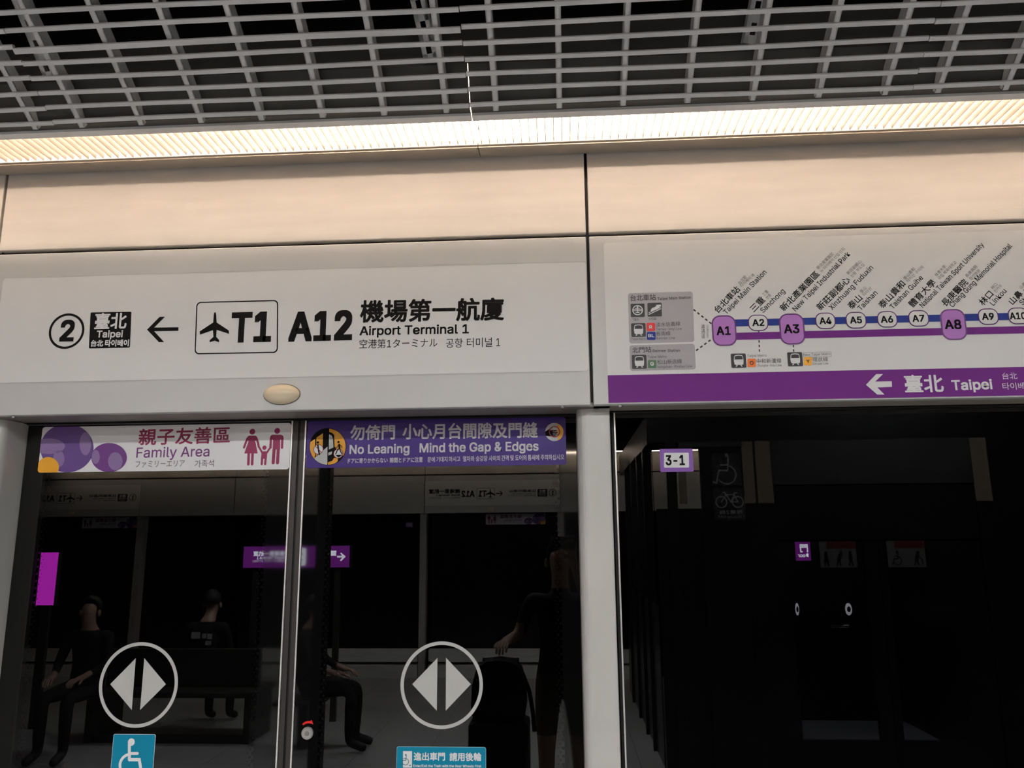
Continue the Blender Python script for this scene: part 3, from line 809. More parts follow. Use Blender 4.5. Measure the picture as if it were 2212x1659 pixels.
# ------------------------------------------------------------------ ceiling grille
GA = math.radians(31.5)
GY, GZ = -0.31, at(1000, 229, -0.31).z
gdir = Vector((0, -math.cos(GA), math.sin(GA)))      # up the slope, towards the platform
gn = Vector((0, math.sin(GA), math.cos(GA)))         # out of the back
G0 = Vector((0, GY, GZ))
def gp(x, s, d=0.0):
    return Vector((x, 0, 0))+G0+gdir*s+gn*d
SLATS, SSP, SWD = 15, 0.0437, 0.0128
def grille(x0, x1, label, sag=False, first_off=0.0735):
    t = thing('ceiling_grille', label, 'grille', ((x0+x1)/2, GY, GZ), 'ceiling grille panels')
    rnd = random.Random(int(x0*100))
    for k in range(SLATS):
        s = SSP*k+rnd.uniform(-0.0012, 0.0012)
        w, drop = SWD, 0.0
        if sag and k == 5:
            s, w, drop = s-0.006, 0.0165, -0.008
        b = B()
        a, c = x0+0.0012, x1-0.0012
        n = 12
        vs, fs = [], []
        for i in range(n+1):
            x = a+(c-a)*i/n
            wv = 0.0012*math.sin(PI*i/n*1.5+k)
            lo, hi = s-w/2+wv, s+w/2+wv
            pr = [(lo, 0.002), (lo+0.0012, 0.0), (hi-0.0012, 0.0), (hi, 0.002), (hi, 0.006), ((lo+hi)/2+0.0025, 0.006), ((lo+hi)/2+0.0025, 0.011), ((lo+hi)/2-0.0025, 0.011), ((lo+hi)/2-0.0025, 0.006), (lo, 0.006)]
            vs += [gp(x, p, d+drop-0.001+0.002*math.sin(PI*i/n*1.5+k)) for p, d in pr]
        m = 10
        for i in range(n):
            for j in range(m):
                fs.append((i*m+j, i*m+(j+1) % m, (i+1)*m+(j+1) % m, (i+1)*m+j))
        fs += [tuple(range(m))[::-1], tuple(range(n*m, n*m+m))]
        b.add(vs, fs)
        obj('slat', b, M_GREYPAINT, t)
    nc = 7
    for j in range(nc):
        x = x0+first_off+0.177*j
        b = B()
        L = SSP*(SLATS-1)
        b.obox(gp(x-0.008, -0.022, 0.0063), (0.016, 0, 0), gdir*(L+0.05), gn*0.003)
        b.obox(gp(x-0.008, -0.022, 0.0063), (0.003, 0, 0), gdir*(L+0.05), gn*0.040)
        b.obox(gp(x+0.005, -0.022, 0.0063), (0.003, 0, 0), gdir*(L+0.05), gn*0.040)
        obj('cross_bar', b, M_GREYPAINT, t)
    return t
gl = ['grey metal ceiling grille panel at the far left edge', 'grey metal ceiling grille panel with one sagging slat, left of centre',
      'grey metal ceiling grille panel right of centre', 'grey metal ceiling grille panel at the right edge']
for i, x in enumerate(X_MOD):
    grille(x, x+PITCH_MOD, gl[i], i == 1)
# slotted steel channels hanging behind the grille
def channel(A, D, wd, label):
    A, D = Vector(A), Vector(D)
    d = (D-A)
    L = d.length
    d.normalize()
    side = Vector((1, 0, 0))
    side = (side-d*side.dot(d)).normalized()
    nn = d.cross(side)
    t = thing('slotted_channel', label, 'channel', A[:], 'slotted channels behind the grille')
    b = B()
    pitch = 0.052
    k = int(L/pitch)
    e = wd*0.32
    b.obox(A-side*wd/2, side*e, d*L, nn*0.003)
    b.obox(A+side*(wd/2-e), side*e, d*L, nn*0.003)
    for i in range(k+1):
        b.obox(A-side*wd/2+d*(i*pitch), side*wd, d*(pitch*0.42), nn*0.003)
    obj('web', b, M_GREYPAINT, t)
    s = B()
    s.obox(A-side*wd/2, side*0.003, d*L, nn*0.03)
    s.obox(A+side*(wd/2-0.003), side*0.003, d*L, nn*0.03)
    obj('side_flange', s, M_GREYPAINT, t)
    return t
def gback(px, py, d):
    v = ray(px, py)
    p0 = G0+gn*d
    k = (p0-CAM).dot(gn)/v.dot(gn)
    return CAM+v*k
for a, c, lab in (((932, 134), (893, -40), 'slotted grey steel channel hanging behind the grille near the centre'),
                  ((110, 172), (28, -30), 'slotted grey steel channel behind the grille at top left'),
                  ((1621, 95), (1652, -60), 'slotted grey steel channel behind the grille right of centre')):
    channel(gback(*a, 0.056), gback(*c, 0.13), 0.040, lab)

# ------------------------------------------------------------------ direction sign on the left header
F0 = Flat(0.0)
FD = Flat(YG, -1, 0.0008)
FF = Flat(YF)
def sheet(t, name, fl, c4, r, m, base=0.0):
    """a thin rounded board on the plane of fl"""
    b = B()
    poly(b, fl, rrect(c4, r), 1)
    return obj(name, b, m, t)
def root(name, label, cat, c4, y, group=None):
    x = sum(p[0] for p in c4)/4
    z = min(p[1] for p in c4)
    return thing(name, label, cat, (x, y, z), group)
def letters(t, name, m, items, fl=F0, y=0.0, label=None):
    for it in items:
        b = B()
        s, a, c, h = it[:4]
        pw(b, fl, s, a, c, h, y, **(it[4] if len(it) > 4 else {}))
        o = obj(name, b, m, t)
        if label:
            o['label'] = label
    return o
def quad(px, y=0.0):
    return [P(*q, y) for q in px]
zs0, zs1 = P(1000, 807.5)[1], P(1000, 572)[1]
c4 = [(X_JL+0.03, zs0), (X_JR-0.006, zs0), (X_JR-0.006, zs1), (X_JL+0.03, zs1)]
t = root('direction_sign', 'long white direction sign with A12 and T1 on the left header panel', 'sign', c4, 0)
sheet(t, 'board', F0, c4, 0.012, M_SHEET)
b = B()
for i in range(4):
    pass
oc = rrect(c4, 0.012)
ic = rrect(inset(c4, 0.0012), 0.011)
ring(b, F0, oc, ic, 2)
obj('edge', b, mat('sheet_edge', (0.50, 0.48, 0.44), 0.5), t)
# platform number
cc = P(144.2, 715.3)
R = pxlen(144.2, 715.3, 76.4)/2
b = B()
ring(b, F0, circ(cc, R, n=64), circ(cc, R*0.868, n=64), 2)
o = obj('number_ring', b, M_INK, t)
letters(o, 'number', M_INK, [('2', (127.5, 738.3), (159, 737.8), 46.5, dict(bold=0.05, cap=True))])
# black box
b = B()
poly(b, F0, rrect(quad([(192.2, 753), (281, 751), (284.4, 673.5), (196, 675)]), 0.004), 2)
o = obj('destination_box', b, M_INK, t)
o['label'] = 'black box with white destination name'
letters(o, 'lettering', M_WHITE, [('臺北', (203.5, 712), (273, 710.2), 35, dict(bold=0.024, k=3)),
        ('Taipei', (208.5, 729.5), (265.2, 728.8), 15, dict(bold=0.036, cap=True, k=3)),
        ('台北', (196, 749.3), (223, 748.8), 14.4, dict(bold=0.04, k=3)), ('타이베이', (226.5, 749), (278.4, 748.4), 15, dict(bold=0.04, k=3))])
c0 = crop(80, 640, 6.506)
b = B()
poly(b, F0, [c0(*q) for q in [(1548, 470), (1725, 290), (1800, 288), (1650, 440), (1990, 437), (1988, 487), (1648, 492), (1788, 645), (1715, 647)]], 2)
obj('arrow', b, M_INK, t)
# framed T1 with aircraft
b = B()
q4 = quad([(420.3, 765.7), (600.3, 762.5), (601.3, 648), (424.7, 652.4)])
ring(b, F0, rrect(q4, 0.0145, 8), rrect(inset(q4, 0.0038), 0.0115, 8), 2)
o = obj('terminal_frame', b, M_INK, t)
c1 = crop(0, 560, 3.16)
b = B()
plane_pts = [(1460, 378), (1463, 366), (1468, 361), (1474, 366), (1477, 378), (1480, 432), (1563, 487), (1565, 510), (1480, 483), (1476, 530), (1497, 552), (1496, 567), (1467, 557), (1432, 567), (1432, 553), (1458, 530), (1454, 485), (1365, 516), (1364, 493), (1456, 432)]
poly(b, F0, [c1(*q) for q in plane_pts], 2)
obj('aircraft', b, M_INK, o)
letters(o, 'lettering', M_INK, [('T1', (497, 741), (585.5, 738.8), 66, dict(bold=0.052, cap=True))])
letters(t, 'station_code', M_INK, [('A12', (622, 738.8), (760.8, 735.3), 65, dict(bold=0.052, cap=True))])
letters(t, 'station_name', M_INK, [('機場第一航廈', (777.2, 698), (1089, 692.5), 50, dict(bold=0.03)),
        ('Airport Terminal 1', (776.6, 724.8), (1013, 720.3), 19.8, dict(bold=0.036, cap=True)),
        ('空港第1ターミナル', (776.3, 753.3), (945, 750), 19.8), ('공항', (963.3, 751.5), (999.5, 750.8), 20), ('터미널', (1008.5, 750.6), (1063, 749.5), 20.5), ('1', (1072, 748), (1080.5, 747.8), 17)])

# ------------------------------------------------------------------ line map on the right header
XM1 = P(1318, 700)[0]+2.05
zb0, zb1 = P(1700, 863.5)[1], P(1700, 513)[1]
xb0, xb1 = P(1304, 527)[0], P(1314, 869)[0]
xm = (xb0+xb1)/2
c4 = [(xm, zb0), (XM1, zb0), (XM1, zb1), (xm, zb1)]
t = root('line_map', 'large white route map with purple line and stations A1 to A10', 'sign', c4, 0)
sheet(t, 'board', F0, c4, 0.010, M_SHEET)
zp = P(1700, 803)[1]
b = B()
poly(b, F0, rrect([(xm, zb0), (XM1, zb0), (XM1, zp), (xm, zp)], 0.0005), 2)
fo = obj('footer_band', b, M_PURPLE, t)
c6 = crop(1712, 480, 3.95)
c5 = crop(1260, 480, 3.95)
b = B()
poly(b, F0, [c6(*q) for q in [(625, 1388), (712, 1297), (770, 1297), (703, 1361), (845, 1358), (847, 1405), (722, 1411), (783, 1472), (722, 1472)]], 3)
obj('arrow', b, M_WHITE, fo)
letters(fo, 'lettering', M_WHITE, [('臺北', (1955, 848.4), (2039.3, 847), 38, dict(bold=0.024, k=3)),
        ('Taipei', (2056.3, 843.3), (2144.2, 841), 21.8, dict(bold=0.042, cap=True, k=3)),
        ('台北', (2165.2, 819.6), (2197.6, 818.9), 14, dict(k=3)), ('타이베이', (2166, 842.3), (2230, 840.7), 15, dict(k=3))])
# line bands
xa1 = P(1564, 712)[0]
xend = XM1-0.12
zbl = (P(1597, 690.2)[1], P(1597, 705.2)[1])
zpu = (P(1597, 718.8)[1], P(1597, 734.2)[1])
b = B()
poly(b, F0, [(xa1, zbl[1]), (xend, zbl[1]), (xend, zbl[0]), (xa1, zbl[0])], 2)
o = obj('line_band', b, M_BLUE, t)
o['label'] = 'navy blue line'
b = B()
poly(b, F0, [(xa1, zpu[1]), (xend, zpu[1]), (xend, zpu[0]), (xa1, zpu[0])], 2)
o = obj('line_band', b, M_PURPLE, t)
o['label'] = 'purple line'
st = [('A1', 1, (1537.7, 681.3, 1590.4, 747.6), (1547.8, 724.3, 1578.5), 19),
      ('A2', 0, (1615.7, 680, 1659.2, 715.4), (1625, 704.8, 1651), 14.9),
      ('A3', 1, (1683.3, 677.5, 1737.7, 744.6), (1693.4, 720.5, 1727), 19.6),
      ('A4', 0, (1760.9, 675.7, 1804.4, 711.1), (1770.2, 700.8, 1796), 15),
      ('A5', 0, (1826.4, 674, 1871, 710), (1836, 699.2, 1861.9), 15),
      ('A6', 0, (1894.3, 672.4, 1938, 707.8), (1902.4, 697.7, 1929.2), 15),
      ('A7', 0, (1961.6, 670.4, 2006.2, 705.8), (1970.7, 695.7, 1996.8), 15),
      ('A8', 1, (2031.5, 667.8, 2086.7, 735), (2040.6, 711.6, 2077), 20.5),
      ('A9', 0, (2112, 666.6, 2156.3, 702), (2120.9, 691.6, 2147), 15),
      ('A10', 0, (2176.6, 664.8, 2221, 700.8), (2180.9, 690.3, 2216), 15),
      ('A11', 0, (2244, 663, 2288.5, 699), (2248.5, 688.5, 2284), 15),
      ('A12', 1, (2312, 659, 2368, 727), (2318, 703, 2362), 20)]
for nm, big, (x0, y0, x1, y1), (tx0, ty, tx1), h in st:
    yc = (y0+y1)/2
    xc = (x0+x1)/2
    a, c = P(x0, yc)[0], P(x1, yc)[0]
    zt, zo = P(xc, y0)[1], P(xc, y1)[1]
    q4 = [(a, zo), (c, zo), (c, zt), (a, zt)]
    r = (c-a)*0.36
    b = B()
    poly(b, F0, rrect(q4, r, 8), 3)
    o = obj('station_marker', b, M_PURD if not big else mat('marker_border_ink', (0.13, 0.02, 0.17), 0.4), t)
    b = B()
    e = 0.0042 if big else 0.0028
    poly(b, F0, rrect(inset(q4, e), r-e, 8), 4)
    obj('marker_face', b, M_LILAC if big else M_SHEET, o)
    letters(o, 'number', M_INK, [(nm, (tx0, ty+0.3), (tx1, ty-0.3), h, dict(bold=0.042, cap=True, k=5))])
names = [
 [('台北車站', (1551.8, 677.5), (1600.6, 627), 15.5, 'z'), ('Taipei Main Station', (1569.4, 680.2), (1656.6, 589.4), 10.8, 'e'), ('台北駅', (1598.8, 615.6), (1614.1, 599.3), 7.8, 'g'), ('타이베이 역', (1602.8, 621), (1630.9, 596.2), 7.4, 'g')],
 [('三重', (1629, 675.7), (1654.4, 649.5), 15.5, 'z'), ('Sanchong', (1649, 676.6), (1696.3, 630.5), 11, 'e'), ('三重', (1650.8, 640.5), (1660.7, 630.5), 7.5, 'g'), ('싼충', (1658.4, 647.3), (1666.6, 638.2), 7.4, 'g')],
 [('新北產業園區', (1694.2, 674), (1772.3, 594.3), 16, 'z'), ('New Taipei Industrial Park', (1719, 673.5), (1837.3, 550.2), 11, 'e'), ('新北産業園区', (1768.2, 583), (1802, 549.7), 7.5, 'g'), ('뉴 타이베이 산업 단지', (1775.3, 589.7), (1826, 539.5), 7.4, 'g')],
 [('新莊副都心', (1773.3, 672.2), (1838.5, 607), 16, 'z'), ('Xinzhuang Fuduxin', (1797.4, 670.6), (1887, 580), 11, 'e'), ('新荘副都心', (1832.7, 594.3), (1862.4, 566.1), 7.5, 'g'), ('신좡 부도심', (1841, 600.4), (1868, 573.3), 7.4, 'g')],
 [('泰山', (1840.4, 669.6), (1864.5, 646), 16, 'z'), ('Taishan', (1859.4, 672), (1896.2, 634.2), 11, 'e'), ('泰山', (1861.4, 634.2), (1872.2, 623.5), 7.5, 'g'), ('타이산', (1867.6, 640.4), (1884.5, 624.5), 7.4, 'g')],
 [('泰山貴和', (1907.5, 668), (1957.7, 615.3), 16, 'z'), ('Taishan Guihe', (1929, 669), (1994.7, 601.6), 11, 'e'), ('泰山貴和', (1955.4, 605.3), (1977.5, 582.5), 7.5, 'g'), ('타이산 구이허', (1962, 610.2), (1996, 578.9), 7.4, 'g')],
 [('體育大學', (1972.6, 665.5), (2023.6, 612.7), 16, 'z'), ('National Taiwan Sport University', (1993.5, 665.5), (2126.3, 530.3), 11, 'e'), ('体育大学', (2023.6, 598.5), (2044.5, 577), 7.5, 'g'), ('국립 체육대학교', (2029.8, 605.3), (2067.3, 568.4), 7.4, 'g')],
 [('長庚醫院', (2043.3, 663.7), (2093, 612), 16, 'z'), ('Chang Gung Memorial Hospital', (2058, 665), (2186.6, 532.7), 11, 'e'), ('長庚病院', (2089.4, 600.4), (2112, 577), 7.5, 'g'), ('창겅병원', (2098, 606.5), (2118.3, 586.2), 7.4, 'g')],
 [('林口', (2124.5, 661.9), (2147.8, 637.3), 16, 'z'), ('Linkou', (2146, 661.3), (2174.9, 629.9), 11, 'e'), ('林口', (2144.7, 626.2), (2155.2, 615.8), 7.5, 'g'), ('린커우', (2151.5, 633), (2165.6, 618.2), 7.4, 'g')],
 [('山鼻', (2188.4, 660), (2211.5, 637), 16, 'z'), ('Shanbi', (2209, 660), (2240, 628), 11, 'e'), ('山鼻', (2206.2, 625), (2217, 614), 7.5, 'g'), ('산비', (2213, 632), (2225, 620), 7.4, 'g')],
 [('坑口', (2254, 658), (2278, 634), 16, 'z'), ('Kengkou', (2275, 658), (2315, 617), 11, 'e')],
]
for grp in names:
    first = None
    for s, a, c, h, kd in grp:
        b = B()
        pw(b, F0, s, a, c, h, 0.0, bold={'z': 0.018, 'e': 0.012, 'g': 0.0}[kd], cap=(kd == 'e'))
        if first is None:
            first = obj('station_name', b, M_INK, t)
        elif kd == 'e':
            obj('romanised_name', b, M_INK, first)
        else:
            obj('small_name', b, M_INKG, first)
# transfer legend
def metro_icon(par, x0, y0, x1, y1):
    a, c = P(x0, (y0+y1)/2)[0], P(x1, (y0+y1)/2)[0]
    zt, zo = P((x0+x1)/2, y0)[1], P((x0+x1)/2, y1)[1]
    q = lambda u, v: (a+(c-a)*u, zt+(zo-zt)*v)
    b = B()
    poly(b, F0, rrect([q(0, 1), q(1, 1), q(1, 0), q(0, 0)], (c-a)*0.08), 3)
    o = obj('metro_icon', b, M_CHAR, par)
    b = B()
    poly(b, F0, [q(*p) for p in [(.22, .2), (.28, .12), (.5, .09), (.74, .12), (.80, .2), (.83, .5), (.80, .76), (.72, .80), (.30, .80), (.22, .76), (.18, .5)]], 4)
    poly(b, F0, [q(*p) for p in [(.34, .81), (.42, .81), (.36, .92), (.27, .92)]], 4)
    poly(b, F0, [q(*p) for p in [(.60, .81), (.68, .81), (.75, .92), (.66, .92)]], 4)
    obj('train', b, M_WHITE, o)
    b = B()
    poly(b, F0, [q(*p) for p in [(.26, .22), (.30, .18), (.5, .15), (.71, .18), (.76, .22), (.78, .42), (.24, .42)]], 5)
    obj('windscreen', b, M_CHAR, o)
def badge(par, x0, y0, x1, y1, m, s, a, c, h, ink=M_WHITE, nm='line_badge'):
    q4 = quad([(x0, y1), (x1, y1), (x1, y0), (x0, y0)])
    b = B()
    poly(b, F0, rrect(q4, 0.0035), 3)
    o = obj(nm, b, m, par)
    letters(o, 'letter', ink, [(s, a, c, h, dict(bold=0.042, cap=True, k=4))])
b = B()
poly(b, F0, rrect(quad([(1359.4, 742.3), (1499.8, 739), (1496, 629.7), (1356.3, 633.7)]), 0.008), 2)
lg = obj('transfer_box', b, M_GREYBOX, t)
lg['label'] = 'grey box for Taipei Main Station'
letters(lg, 'lettering', M_INKS, [('台北車站', (1362, 651), (1417, 648.6), 13.4, dict(bold=0.015, k=3)), ('Taipei Main Station', (1420, 648.4), (1492, 645.6), 5.7, dict(bold=0.02, cap=True, k=3)),
    ('TRA', (1366, 693.4), (1380, 692.8), 5.2, dict(cap=True, k=3)), ('HSR', (1402, 692), (1417.8, 691.4), 5.2, dict(cap=True, k=3)),
    ('Taipei Metro', (1363.7, 735.5), (1395.6, 734.5), 4.8, dict(cap=True, k=3)),
    ('淡水信義線', (1417, 706.7), (1469.7, 704), 9.6, dict(k=3)), ('Tamsui-Xinyi Line', (1417.6, 714), (1472.6, 712.7), 4.9, dict(cap=True, k=3)),
    ('板南線', (1417.6, 726.2), (1448.3, 724.8), 9.6, dict(k=3)), ('Bannan Line', (1418.2, 733.4), (1457.7, 732.4), 4.9, dict(cap=True, k=3))])
c9 = crop(1350, 620, 8.73)
b = B()
poly(b, F0, rrect(quad([(1362.7, 685.5), (1392.8, 684.8), (1392, 655.8), (1362, 656.6)]), 0.003), 3)
o = obj('railway_logo', b, M_CHAR, lg)
b = B()
cw = c9(237, 440)
Rr = abs(c9(336, 440)[0]-cw[0])
ring(b, F0, circ(cw, Rr, n=48), circ(cw, Rr*0.83, n=48), 4)
for pts, w in (([(237, 395), (237, 480)], 13), ([(150, 427), (325, 424)], 13), ([(150, 452), (325, 449)], 11), ([(200, 485), (275, 483)], 13), ([(188, 405), (287, 402)], 11)):
    poly(b, F0, stroke([c9(*p) for p in pts], abs(c9(w, 0)[0]-c9(0, 0)[0]), caps=False), 4)
poly(b, F0, [c9(*p) for p in [(212, 368), (260, 366), (247, 385), (243, 400), (229, 400), (226, 386)]], 4)
obj('emblem', b, M_WHITE, o)
b = B()
poly(b, F0, rrect(quad([(1398.9, 684.3), (1429.8, 683.6), (1429, 654), (1398.3, 654.8)]), 0.003), 3)
o = obj('high_speed_rail_logo', b, M_CHAR, lg)
b = B()
poly(b, F0, [c9(*p) for p in [(575, 343), (672, 333), (676, 372), (655, 372), (635, 410), (560, 440), (482, 462), (490, 425), (512, 400), (555, 385), (600, 352)]], 4)
poly(b, F0, stroke([c9(442, 490), c9(675, 388)], 0.0017, caps=False), 4)
poly(b, F0, stroke([c9(444, 522), c9(678, 412)], 0.0024, caps=False), 4)
obj('train', b, M_WHITE, o)
metro_icon(lg, 1363.5, 698.5, 1394.7, 728)
badge(lg, 1396.4, 697.7, 1415, 715.3, M_RED, 'R', (1402.1, 710.5), (1409, 710.3), 7.2)
badge(lg, 1397.2, 717.1, 1416, 734.5, M_BLUE, 'BL', (1400, 728.8), (1413.2, 728.6), 6.8)
b = B()
poly(b, F0, rrect(quad([(1361, 801.5), (1503, 798), (1500.3, 742.6), (1359.4, 746)]), 0.008), 2)
lg = obj('transfer_box', b, M_GREYBOX, t)
lg['label'] = 'grey box for Beimen Station'
letters(lg, 'lettering', M_INKS, [('北門站', (1365.8, 763.4), (1407.3, 761.4), 13, dict(bold=0.015, k=3)), ('Beimen Station', (1410, 761), (1469, 760), 5.7, dict(bold=0.02, cap=True, k=3)),
    ('Taipei Metro', (1399, 773.8), (1439.7, 773), 5.2, dict(cap=True, k=3)), ('松山新店線', (1420, 787.3), (1473, 785.4), 9.8, dict(k=3)), ('Songshan-Xindian Line', (1420, 795.2), (1495, 793.4), 5, dict(cap=True, k=3))])
metro_icon(lg, 1365, 766.8, 1396.7, 797)
badge(lg, 1399.3, 777.8, 1417.8, 795.5, M_GREEN, 'G', (1404.8, 790), (1412.4, 789.8), 7.6)
b = B()
pw(b, F0, '連', (1514.6, 710.6), (1523, 710.4), 9.6)
pw(b, F0, '通', (1514.8, 721), (1523.2, 720.8), 9.6)
pw(b, F0, '道', (1515, 731.3), (1523.4, 731.1), 9.6)
o = obj('underpass_label', b, M_INKS, t)
b = B()
pw(b, F0, 'Underpass', (1526, 702), (1526.6, 729.6), 4.8, cap=True)
obj('lettering', b, M_INKG, o)
def dashes(a, c, n, w):
    b = B()
    a, c = Vector(P(*a)), Vector(P(*c))
    for i in range(n):
        t0, t1 = (i)/(n-0.45), (i+0.55)/(n-0.45)
        poly(b, F0, stroke([tuple(a+(c-a)*t0), tuple(a+(c-a)*min(1, t1))], w, caps=False), 2)
    obj('dashed_link', b, M_INKS, t)
dashes((1497.8, 668.7), (1536.5, 699.5), 5, 0.0045)
dashes((1503.5, 757.5), (1535, 734.5), 4, 0.0045)
dashes((1639.6, 735), (1640.4, 760), 3, 0.0038)
dashes((1713.7, 745), (1714.3, 760), 2, 0.0038)
b = B()
poly(b, F0, stroke([P(1638.5, 714), P(1639, 720)], 0.0035, caps=False), 2)
obj('link', b, M_PURPLE, t)
metro_icon(t, 1579, 764, 1611.4, 794.7)
badge(t, 1614.4, 775, 1632.7, 793.2, M_ORANGE, 'O', (1619.5, 788.6), (1628, 788.4), 8.4, M_CHAR)
metro_icon(t, 1701, 761, 1733.4, 791.4)
badge(t, 1736, 771.6, 1753.8, 789.4, M_AMBER, 'Y', (1741.6, 784.6), (1749, 784.4), 7.6, M_CHAR)
letters(t, 'lettering', M_INKS, [('Taipei Metro', (1614.4, 771.6), (1655.7, 770.4), 5.2, dict(cap=True)), ('中和新蘆線', (1634.7, 785.4), (1688, 784), 10), ('Zhonghe-Xinlu Line', (1636, 792.3), (1688, 791.2), 4.8, dict(cap=True)),
    ('New Taipei Metro', (1736.3, 769), (1793.5, 767.2), 5.2, dict(cap=True)), ('環狀線', (1755.5, 782), (1788.7, 780.8), 9.8), ('Circular Line', (1755.5, 788.4), (1789, 787.4), 4.8, dict(cap=True))])
b = B()
q4 = quad([(1735, 772), (1795.8, 770.4), (1795.4, 760), (1734.8, 761.6)])
ring(b, F0, rrect(q4, 0.002), rrect(inset(q4, 0.0007), 0.0016), 2)
obj('operator_frame', b, M_INKG, t)

# ------------------------------------------------------------------ Family Area banner on the left leaf
c7 = crop(60, 880, 3.6867, YG)
z0, z1 = P(350, 1017.5, YG)[1], P(350, 918.4, YG)[1]
xa, xb = P(87, 975, YG)[0], P(629, 965, YG)[0]-0.003
c4 = [(xa, z0), (xb, z0), (xb, z1), (xa, z1)]
t = fam = root('family_area_banner', 'white Family Area banner on the top of the left sliding door', 'banner', c4, YG)
sheet(t, 'sheet', FD, c4, 0.009, mat('banner_white', (0.84, 0.83, 0.84), 0.28, 0, 0.5, 0.015), YG)
conv = rrect(c4, 0.009)
def blob(m, shapes, nm, k):
    b = B()
    for pts in shapes:
        p = clip(pts, conv)
        if len(p) > 2:
            poly(b, FD, p, k)
    return obj(nm, b, m, t)
E7 = lambda x, y, rx, ry, n=40: [c7(x+rx*math.cos(2*PI*i/n), y+ry*math.sin(2*PI*i/n)) for i in range(n)]
blob(mat('violet_ink', (0.13, 0.06, 0.26), 0.35), [E7(315, 325, 212, 193, 60)], 'large_oval', 2)
blob(mat('magenta_violet_ink', (0.15, 0.03, 0.22), 0.35), [E7(650, 400, 142, 116, 50)], 'small_oval', 2)
for sh in (E7(170, 310, 130, 62, 36), E7(250, 410, 45, 66, 30), E7(462, 290, 46, 92, 30), E7(545, 395, 32, 56, 24), E7(700, 430, 58, 72, 30)):
    blob(mat('pale_violet_ink', (0.27, 0.17, 0.38), 0.35), [sh], 'pale_patch', 3)
blob(M_AMBER, [E7(166, 478, 86, 82, 40)], 'orange_mound', 4)
M_CRIM = mat('crimson_ink', (0.27, 0.012, 0.075), 0.4, 0, 0.4, 0.02)
M_PLUM = mat('plum_ink', (0.19, 0.035, 0.19), 0.4, 0, 0.4, 0.02)
letters(t, 'lettering', M_CRIM, [('親子友善區', (298.7, 962.6), (496.7, 957.6), 36, dict(bold=0.022))], FD, YG)
letters(t, 'lettering', M_PLUM, [('Family Area', (294.6, 989), (452.5, 986), 21.8, dict(bold=0.012, cap=True))], FD, YG)
letters(t, 'lettering', mat('slate_ink', (0.11, 0.09, 0.12), 0.4), [('ファミリーエリア', (292.7, 1010.4), (399, 1008.4), 14), ('가족석', (420.7, 1009.8), (462.2, 1008.4), 15.5)], FD, YG)
cg = crop(500, 880, 11.06, YG)
wg = lambda n: pxlen(570, 965, n/11.06, YG)
def figure(nm, head, hr, polys, strokes):
    b = B()
    c = cg(*head)
    poly(b, FD, circ(c, wg(hr*2)/2, n=32), 2)
    for q in polys:
        poly(b, FD, [cg(*p) for p in q], 2)
    for q, w in strokes:
        poly(b, FD, stroke([cg(*p) for p in q], wg(w)), 2)
    return obj(nm, b, M_CRIM2, t)
M_CRIM2 = mat('raspberry_ink', (0.30, 0.010, 0.085), 0.4, 0, 0.4, 0.02)
figure('woman_pictogram', (505, 583), 69, [[(430, 676), (580, 676), (612, 700), (625, 740), (600, 800), (400, 800), (372, 740), (392, 700)], [(420, 760), (560, 760), (585, 860), (632, 1102), (310, 1102), (350, 990), (400, 850)]],
       [([(385, 745), (345, 850), (305, 960)], 52), ([(605, 745), (640, 850), (658, 945)], 52), ([(655, 935), (735, 1075)], 44), ([(417, 1090), (408, 1360)], 62), ([(510, 1090), (498, 1358)], 62)])
figure('man_pictogram', (1098, 563), 68, [[(975, 655), (1195, 655), (1235, 680), (1250, 725), (1248, 775), (922, 775), (925, 720), (942, 680)], [(997, 765), (1168, 765), (1165, 1010), (988, 1010)]],
       [([(948, 745), (935, 965)], 54), ([(1221, 745), (1212, 965)], 55), ([(928, 965), (850, 1085)], 44), ([(1025, 985), (1000, 1325)], 74), ([(1124, 985), (1105, 1325)], 74)])
figure('child_pictogram', (793, 965), 51, [[(725, 1052), (860, 1052), (850, 1230), (712, 1230)]], [([(738, 1200), (728, 1358)], 52), ([(822, 1200), (810, 1358)], 52)])

# ------------------------------------------------------------------ warning banner on the right leaf
z0, z1 = P(940, 1007.6, YG)[1], P(940, 905.5, YG)[1]
xa, xb = P(660.6, 960, YG)[0]+0.003, P(1222.5, 950, YG)[0]
c4 = [(xa, z0), (xb, z0), (xb, z1), (xa, z1)]
t = root('warning_banner', 'purple No Leaning banner on the top of the right sliding door', 'banner', c4, YG)
sheet(t, 'sheet', FD, c4, 0.008, mat('banner_purple', (0.062, 0.032, 0.21), 0.35, 0, 0.22, 0.02), YG)
M_SILV = mat('silver_ink', (0.62, 0.60, 0.62), 0.4, 0, 0.4, 0.02)
letters(t, 'lettering', M_SILV, [('勿倚門', (756.3, 951.5), (853.5, 949.5), 32.5, dict(bold=0.028)), ('小心月台間隙及門縫', (869.3, 949.5), (1161.9, 946), 34, dict(bold=0.026)),
    ('No Leaning', (755, 981), (884.7, 978.6), 19.8, dict(bold=0.036, cap=True)), ('Mind the Gap & Edges', (906.3, 977.7), (1163.6, 973.7), 20, dict(bold=0.036, cap=True)),
    ('ドアに寄りかからない', (751.6, 1001.5), (837.6, 999.8), 11.5, dict(bold=0.015)), ('隙間とドアに注意', (842.4, 1000), (913.3, 998.5), 11.5, dict(bold=0.015)),
    ('문에 기대지 마시고', (923.6, 998.8), (994.5, 997.2), 11.5, dict(bold=0.015)), ('열차와 승강장 사이의 간격 및 도어의 틈새에 주의하십시오', (1000, 997.2), (1219, 993.3), 12, dict(bold=0.015))], FD, YG)
ci = crop(660, 900, 11.06, YG)
